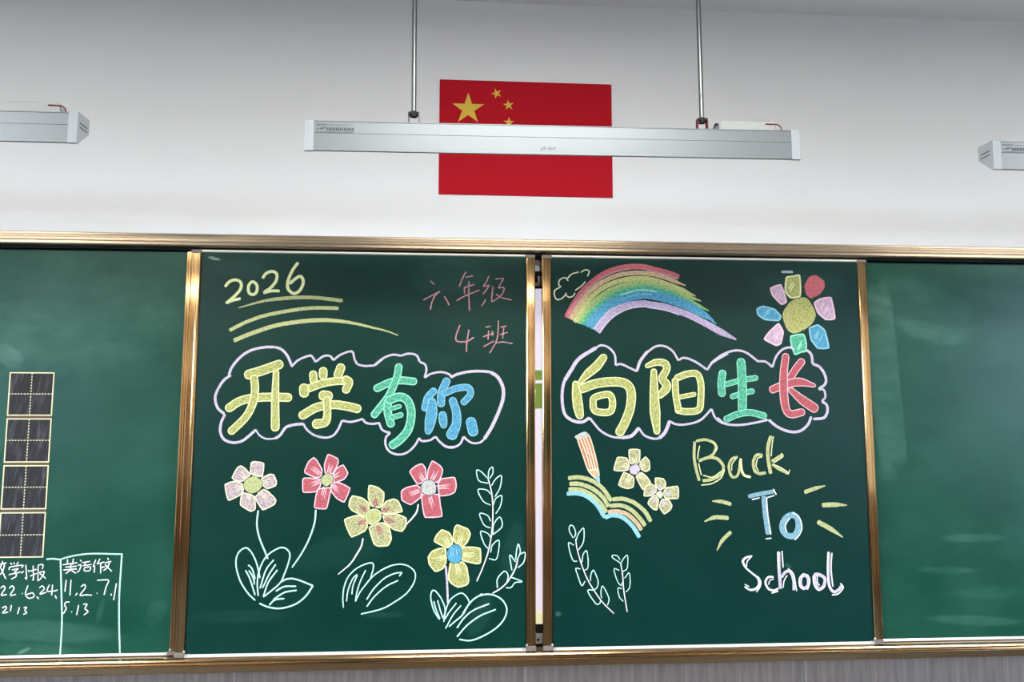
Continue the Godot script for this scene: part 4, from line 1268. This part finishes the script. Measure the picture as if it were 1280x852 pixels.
func build_board_lamps() -> void:
	# built once at the middle lamp's place: origin at its left end, lower front edge
	var o := base("board_lamp", Vector3(-0.3795, EYE + 0.6478, 0.600))
	o.rotation_degrees.z = 0.33
	var ln := 1.234
	var st := start()
	sweep(st, [0.0765, -0.055, 0.0765, -0.002, 0.0755, 0.0, 0.0740, 0.0, 0.0730, -0.0012, 0.0455, -0.0012, 0.0450, -0.0022, 0.0438, -0.0022, 0.0432, -0.0012, 0.0060, -0.0012, 0.0050, 0.0004, 0.0012, 0.0004, 0.0, -0.0012, 0.0, -0.004, 0.042, -0.055], 0, 0.020, ln - 0.020)
	put(st.commit(), "housing", o, M.alu)
	st = start()
	quad(st, Vector3(0.03, 0.004, -0.0105), Vector3(ln - 0.03, 0.004, -0.0105), Vector3(ln - 0.03, 0.037, -0.0505), Vector3(0.03, 0.037, -0.0505), Vector3(0, -0.77, -0.63))
	put(st.commit(), "diffuser", o, M.diffuser)
	for e: Array in [[0.0, 0.0215, -1.0], [ln - 0.0215, ln, 1.0]]:
		st = start()
		sweep(st, [0.0775, -0.056, 0.0775, -0.002, 0.0765, 0.0008, 0.0005, 0.0008, -0.0008, -0.001, -0.0008, -0.0045, 0.0405, -0.056], 0, e[0], e[1])
		var cap := put(st.commit(), "end_cap", o, M.cap)
		var xe: float = e[0] if e[2] < 0.0 else e[1]
		for k: float in [0.0, 0.010]:
			box("slot", cap, M.print, Vector3(minf(xe, xe + 0.0006 * e[2]), 0.052 - k, -0.046), Vector3(maxf(xe, xe + 0.0006 * e[2]), 0.0545 - k, -0.012))
	# control gear box on the back of the top
	var bx := box("control_gear", o, M.gear, Vector3(ln - 0.200, 0.0765, -0.052), Vector3(ln - 0.052, 0.106, -0.018), 0.003)
	box("red_terminal", bx, M.wire, Vector3(ln - 0.080, 0.0965, -0.0185), Vector3(ln - 0.057, 0.0990, -0.0172))
	st = start()
	var wp: Array[Vector3] = [Vector3(ln - 0.198, 0.096, -0.03), Vector3(ln - 0.206, 0.100, -0.028), Vector3(ln - 0.211, 0.090, -0.024), Vector3(ln - 0.214, 0.0815, -0.02), Vector3(ln - 0.226, 0.0775, -0.018)]
	for i in wp.size() - 1:
		rod_into(st, wp[i], wp[i + 1], 0.0022, 8)
	put(st.commit(), "wire", o, M.black)
	st = start()
	wp = [Vector3(ln - 0.078, 0.0985, -0.0165), Vector3(ln - 0.048, 0.0975, -0.0170), Vector3(ln - 0.040, 0.0915, -0.0175), Vector3(ln - 0.037, 0.0770, -0.0180)]
	for i in wp.size() - 1:
		rod_into(st, wp[i], wp[i + 1], 0.0016, 8)
	put(st.commit(), "wire", o, M.wire)
	for rx: float in [0.2605, ln - 0.2425]:
		var rd := rod("hanging_rod", o, M.rod, Vector3(rx, 0.112, -0.026), Vector3(rx, CEIL - o.position.y, -0.026), 0.006)
		rod("collar", rd, M.black, Vector3(rx, 0.100, -0.026), Vector3(rx, 0.113, -0.026), 0.0085)
		box("clamp_bar", rd, M.black, Vector3(rx - 0.0135, 0.104, -0.034), Vector3(rx + 0.0135, 0.111, -0.018), 0.001)
		for s: float in [-1.0, 1.0]:
			box("clamp_leg", rd, M.clamp if rx < 0.5 else M.wire, Vector3(rx + s * 0.0125 - 0.0012, 0.0765, -0.034), Vector3(rx + s * 0.0125 + 0.0012, 0.106, -0.018))
	# faint printed label rows at the left end of the face
	st = start()
	for row: Array in [[0.0660, 0.028, 0.056, 0.0042], [0.0655, 0.060, 0.104, 0.0016], [0.0585, 0.040, 0.050, 0.0050], [0.0555, 0.028, 0.044, 0.0040], [0.0550, 0.052, 0.118, 0.0085], [0.0475, 0.028, 0.118, 0.0026]]:
		var x: float = row[1]
		while x < row[2]:
			var w := rng.randf_range(0.0015, 0.0045)
			boxy(st, Vector3(x, row[0] - row[3] / 2, -0.0014), Vector3(minf(x + w, row[2]), row[0] + row[3] / 2, -0.0010))
			x += w + rng.randf_range(0.0008, 0.002)
	put(st.commit(), "printed_label", o, M.print)
	st = start()
	for k in 6:
		boxy(st, Vector3(0.575 + k * 0.0065, 0.012 + (k % 3) * 0.002, -0.0014), Vector3(0.579 + k * 0.0065, 0.018 + (k % 2) * 0.003, -0.0010))
	put(st.commit(), "printed_logo", o, mat(srgb(98, 102, 105), 0.6))
	for e: Array in [[-0.9117 - ln, 0.6525, "grey aluminium board lamp beyond the left of the flag, its right end showing"], [1.3655, 0.6418, "grey aluminium board lamp beyond the right of the flag, its left end showing"]]:
		var c: Node3D = o.duplicate()
		c.name = numbered("board_lamp")
		add_child(c)
		c.position = Vector3(e[0], EYE + e[1], 0.600)
		c.rotation_degrees.z = 0.0
		tag(c, e[2], "lamp", "hanging board lamps")
	tag(o, "long grey aluminium board lamp hanging on two rods in front of the flag", "lamp", "hanging board lamps")

func build_writing_grid() -> void:
	var x0 := -1.3205
	var x1 := -1.1935
	var o := base("writing_grid", Vector3(x0, EYE - 0.3945, Z_FIXED))
	tag(o, "dark strip of four squares with dashed cross lines on the left chalkboard", "writing grid")
	var p := o.position
	var sheet := mat(srgb(52, 52, 56), 0.6, 0.0, 0.3)
	var img := Image.create(96, 256, false, Image.FORMAT_RGB8)
	var nz := FastNoiseLite.new()
	nz.seed = 4
	nz.frequency = 0.03
	for y in 256:
		for x in 96:
			var v := maxf(0.0, nz.get_noise_2d(x * 2.2 + y * 0.5, y * 0.6)) * 0.55 + maxf(0.0, nz.get_noise_2d(x * 6.0 + 90.0 + y * 1.5, y * 0.9)) * 0.25
			img.set_pixel(x, y, srgb(44, 41, 42).lerp(srgb(138, 137, 146), clampf(v, 0.0, 0.6)))
	sheet.albedo_color = Color.WHITE
	sheet.albedo_texture = ImageTexture.create_from_image(img)
	var st := start()
	for e: Array in [[0, 0, 0, 1], [0, 1, 0, 0], [1, 1, 1, 0], [0, 0, 0, 1], [1, 1, 1, 0], [1, 0, 1, 1]]:
		st.set_normal(Vector3(0, 0, 1))
		st.set_uv(Vector2(e[2], e[3]))
		st.add_vertex(Vector3(e[0] * (x1 - x0), e[1] * 0.5335, 0.0012))
	put(st.commit(), "sheet", o, sheet)
	box("magnet_backing", o, mat(srgb(84, 62, 44), 0.7), Vector3(0, 0, 0.0001), Vector3(x1 - x0, 0.5335, 0.0010))
	var ink := mat(srgb(226, 218, 170), 0.7)
	var w := x1 - x0
	var rows := [[0.4060, 0.5335], [0.2705, 0.3985], [0.1365, 0.2630], [0.0, 0.1285]]
	for r: Array in rows:
		var a: float = r[0]
		var b: float = r[1]
		var t := 0.0034
		var sq := start()
		boxy(sq, Vector3(0, a, 0.0012), Vector3(w, a + t, 0.0016))
		boxy(sq, Vector3(0, b - t, 0.0012), Vector3(w, b, 0.0016))
		boxy(sq, Vector3(0, a + t, 0.0012), Vector3(t, b - t, 0.0016))
		boxy(sq, Vector3(w - t, a + t, 0.0012), Vector3(w, b - t, 0.0016))
		put(sq.commit(), "square_outline", o, ink)
		sq = start()
		var n := 15
		for k in n:
			var u0 := (k + 0.15) / n
			var u1 := (k + 0.72) / n
			boxy(sq, Vector3(w * u0, (a + b) / 2 - t * 0.42, 0.0012), Vector3(w * u1, (a + b) / 2 + t * 0.42, 0.0015))
			boxy(sq, Vector3(w / 2 - t * 0.42, lerpf(a, b, u0), 0.0012), Vector3(w / 2 + t * 0.42, lerpf(a, b, u1), 0.0015))
		put(sq.commit(), "dashed_cross", o, ink)
	for i in 3:
		var y: float = (rows[i][0] + rows[i + 1][1]) / 2
		box("divider", o, mat(srgb(92, 70, 48), 0.7), Vector3(0, y - 0.0034, 0.0011), Vector3(w, y + 0.0034, 0.0014))
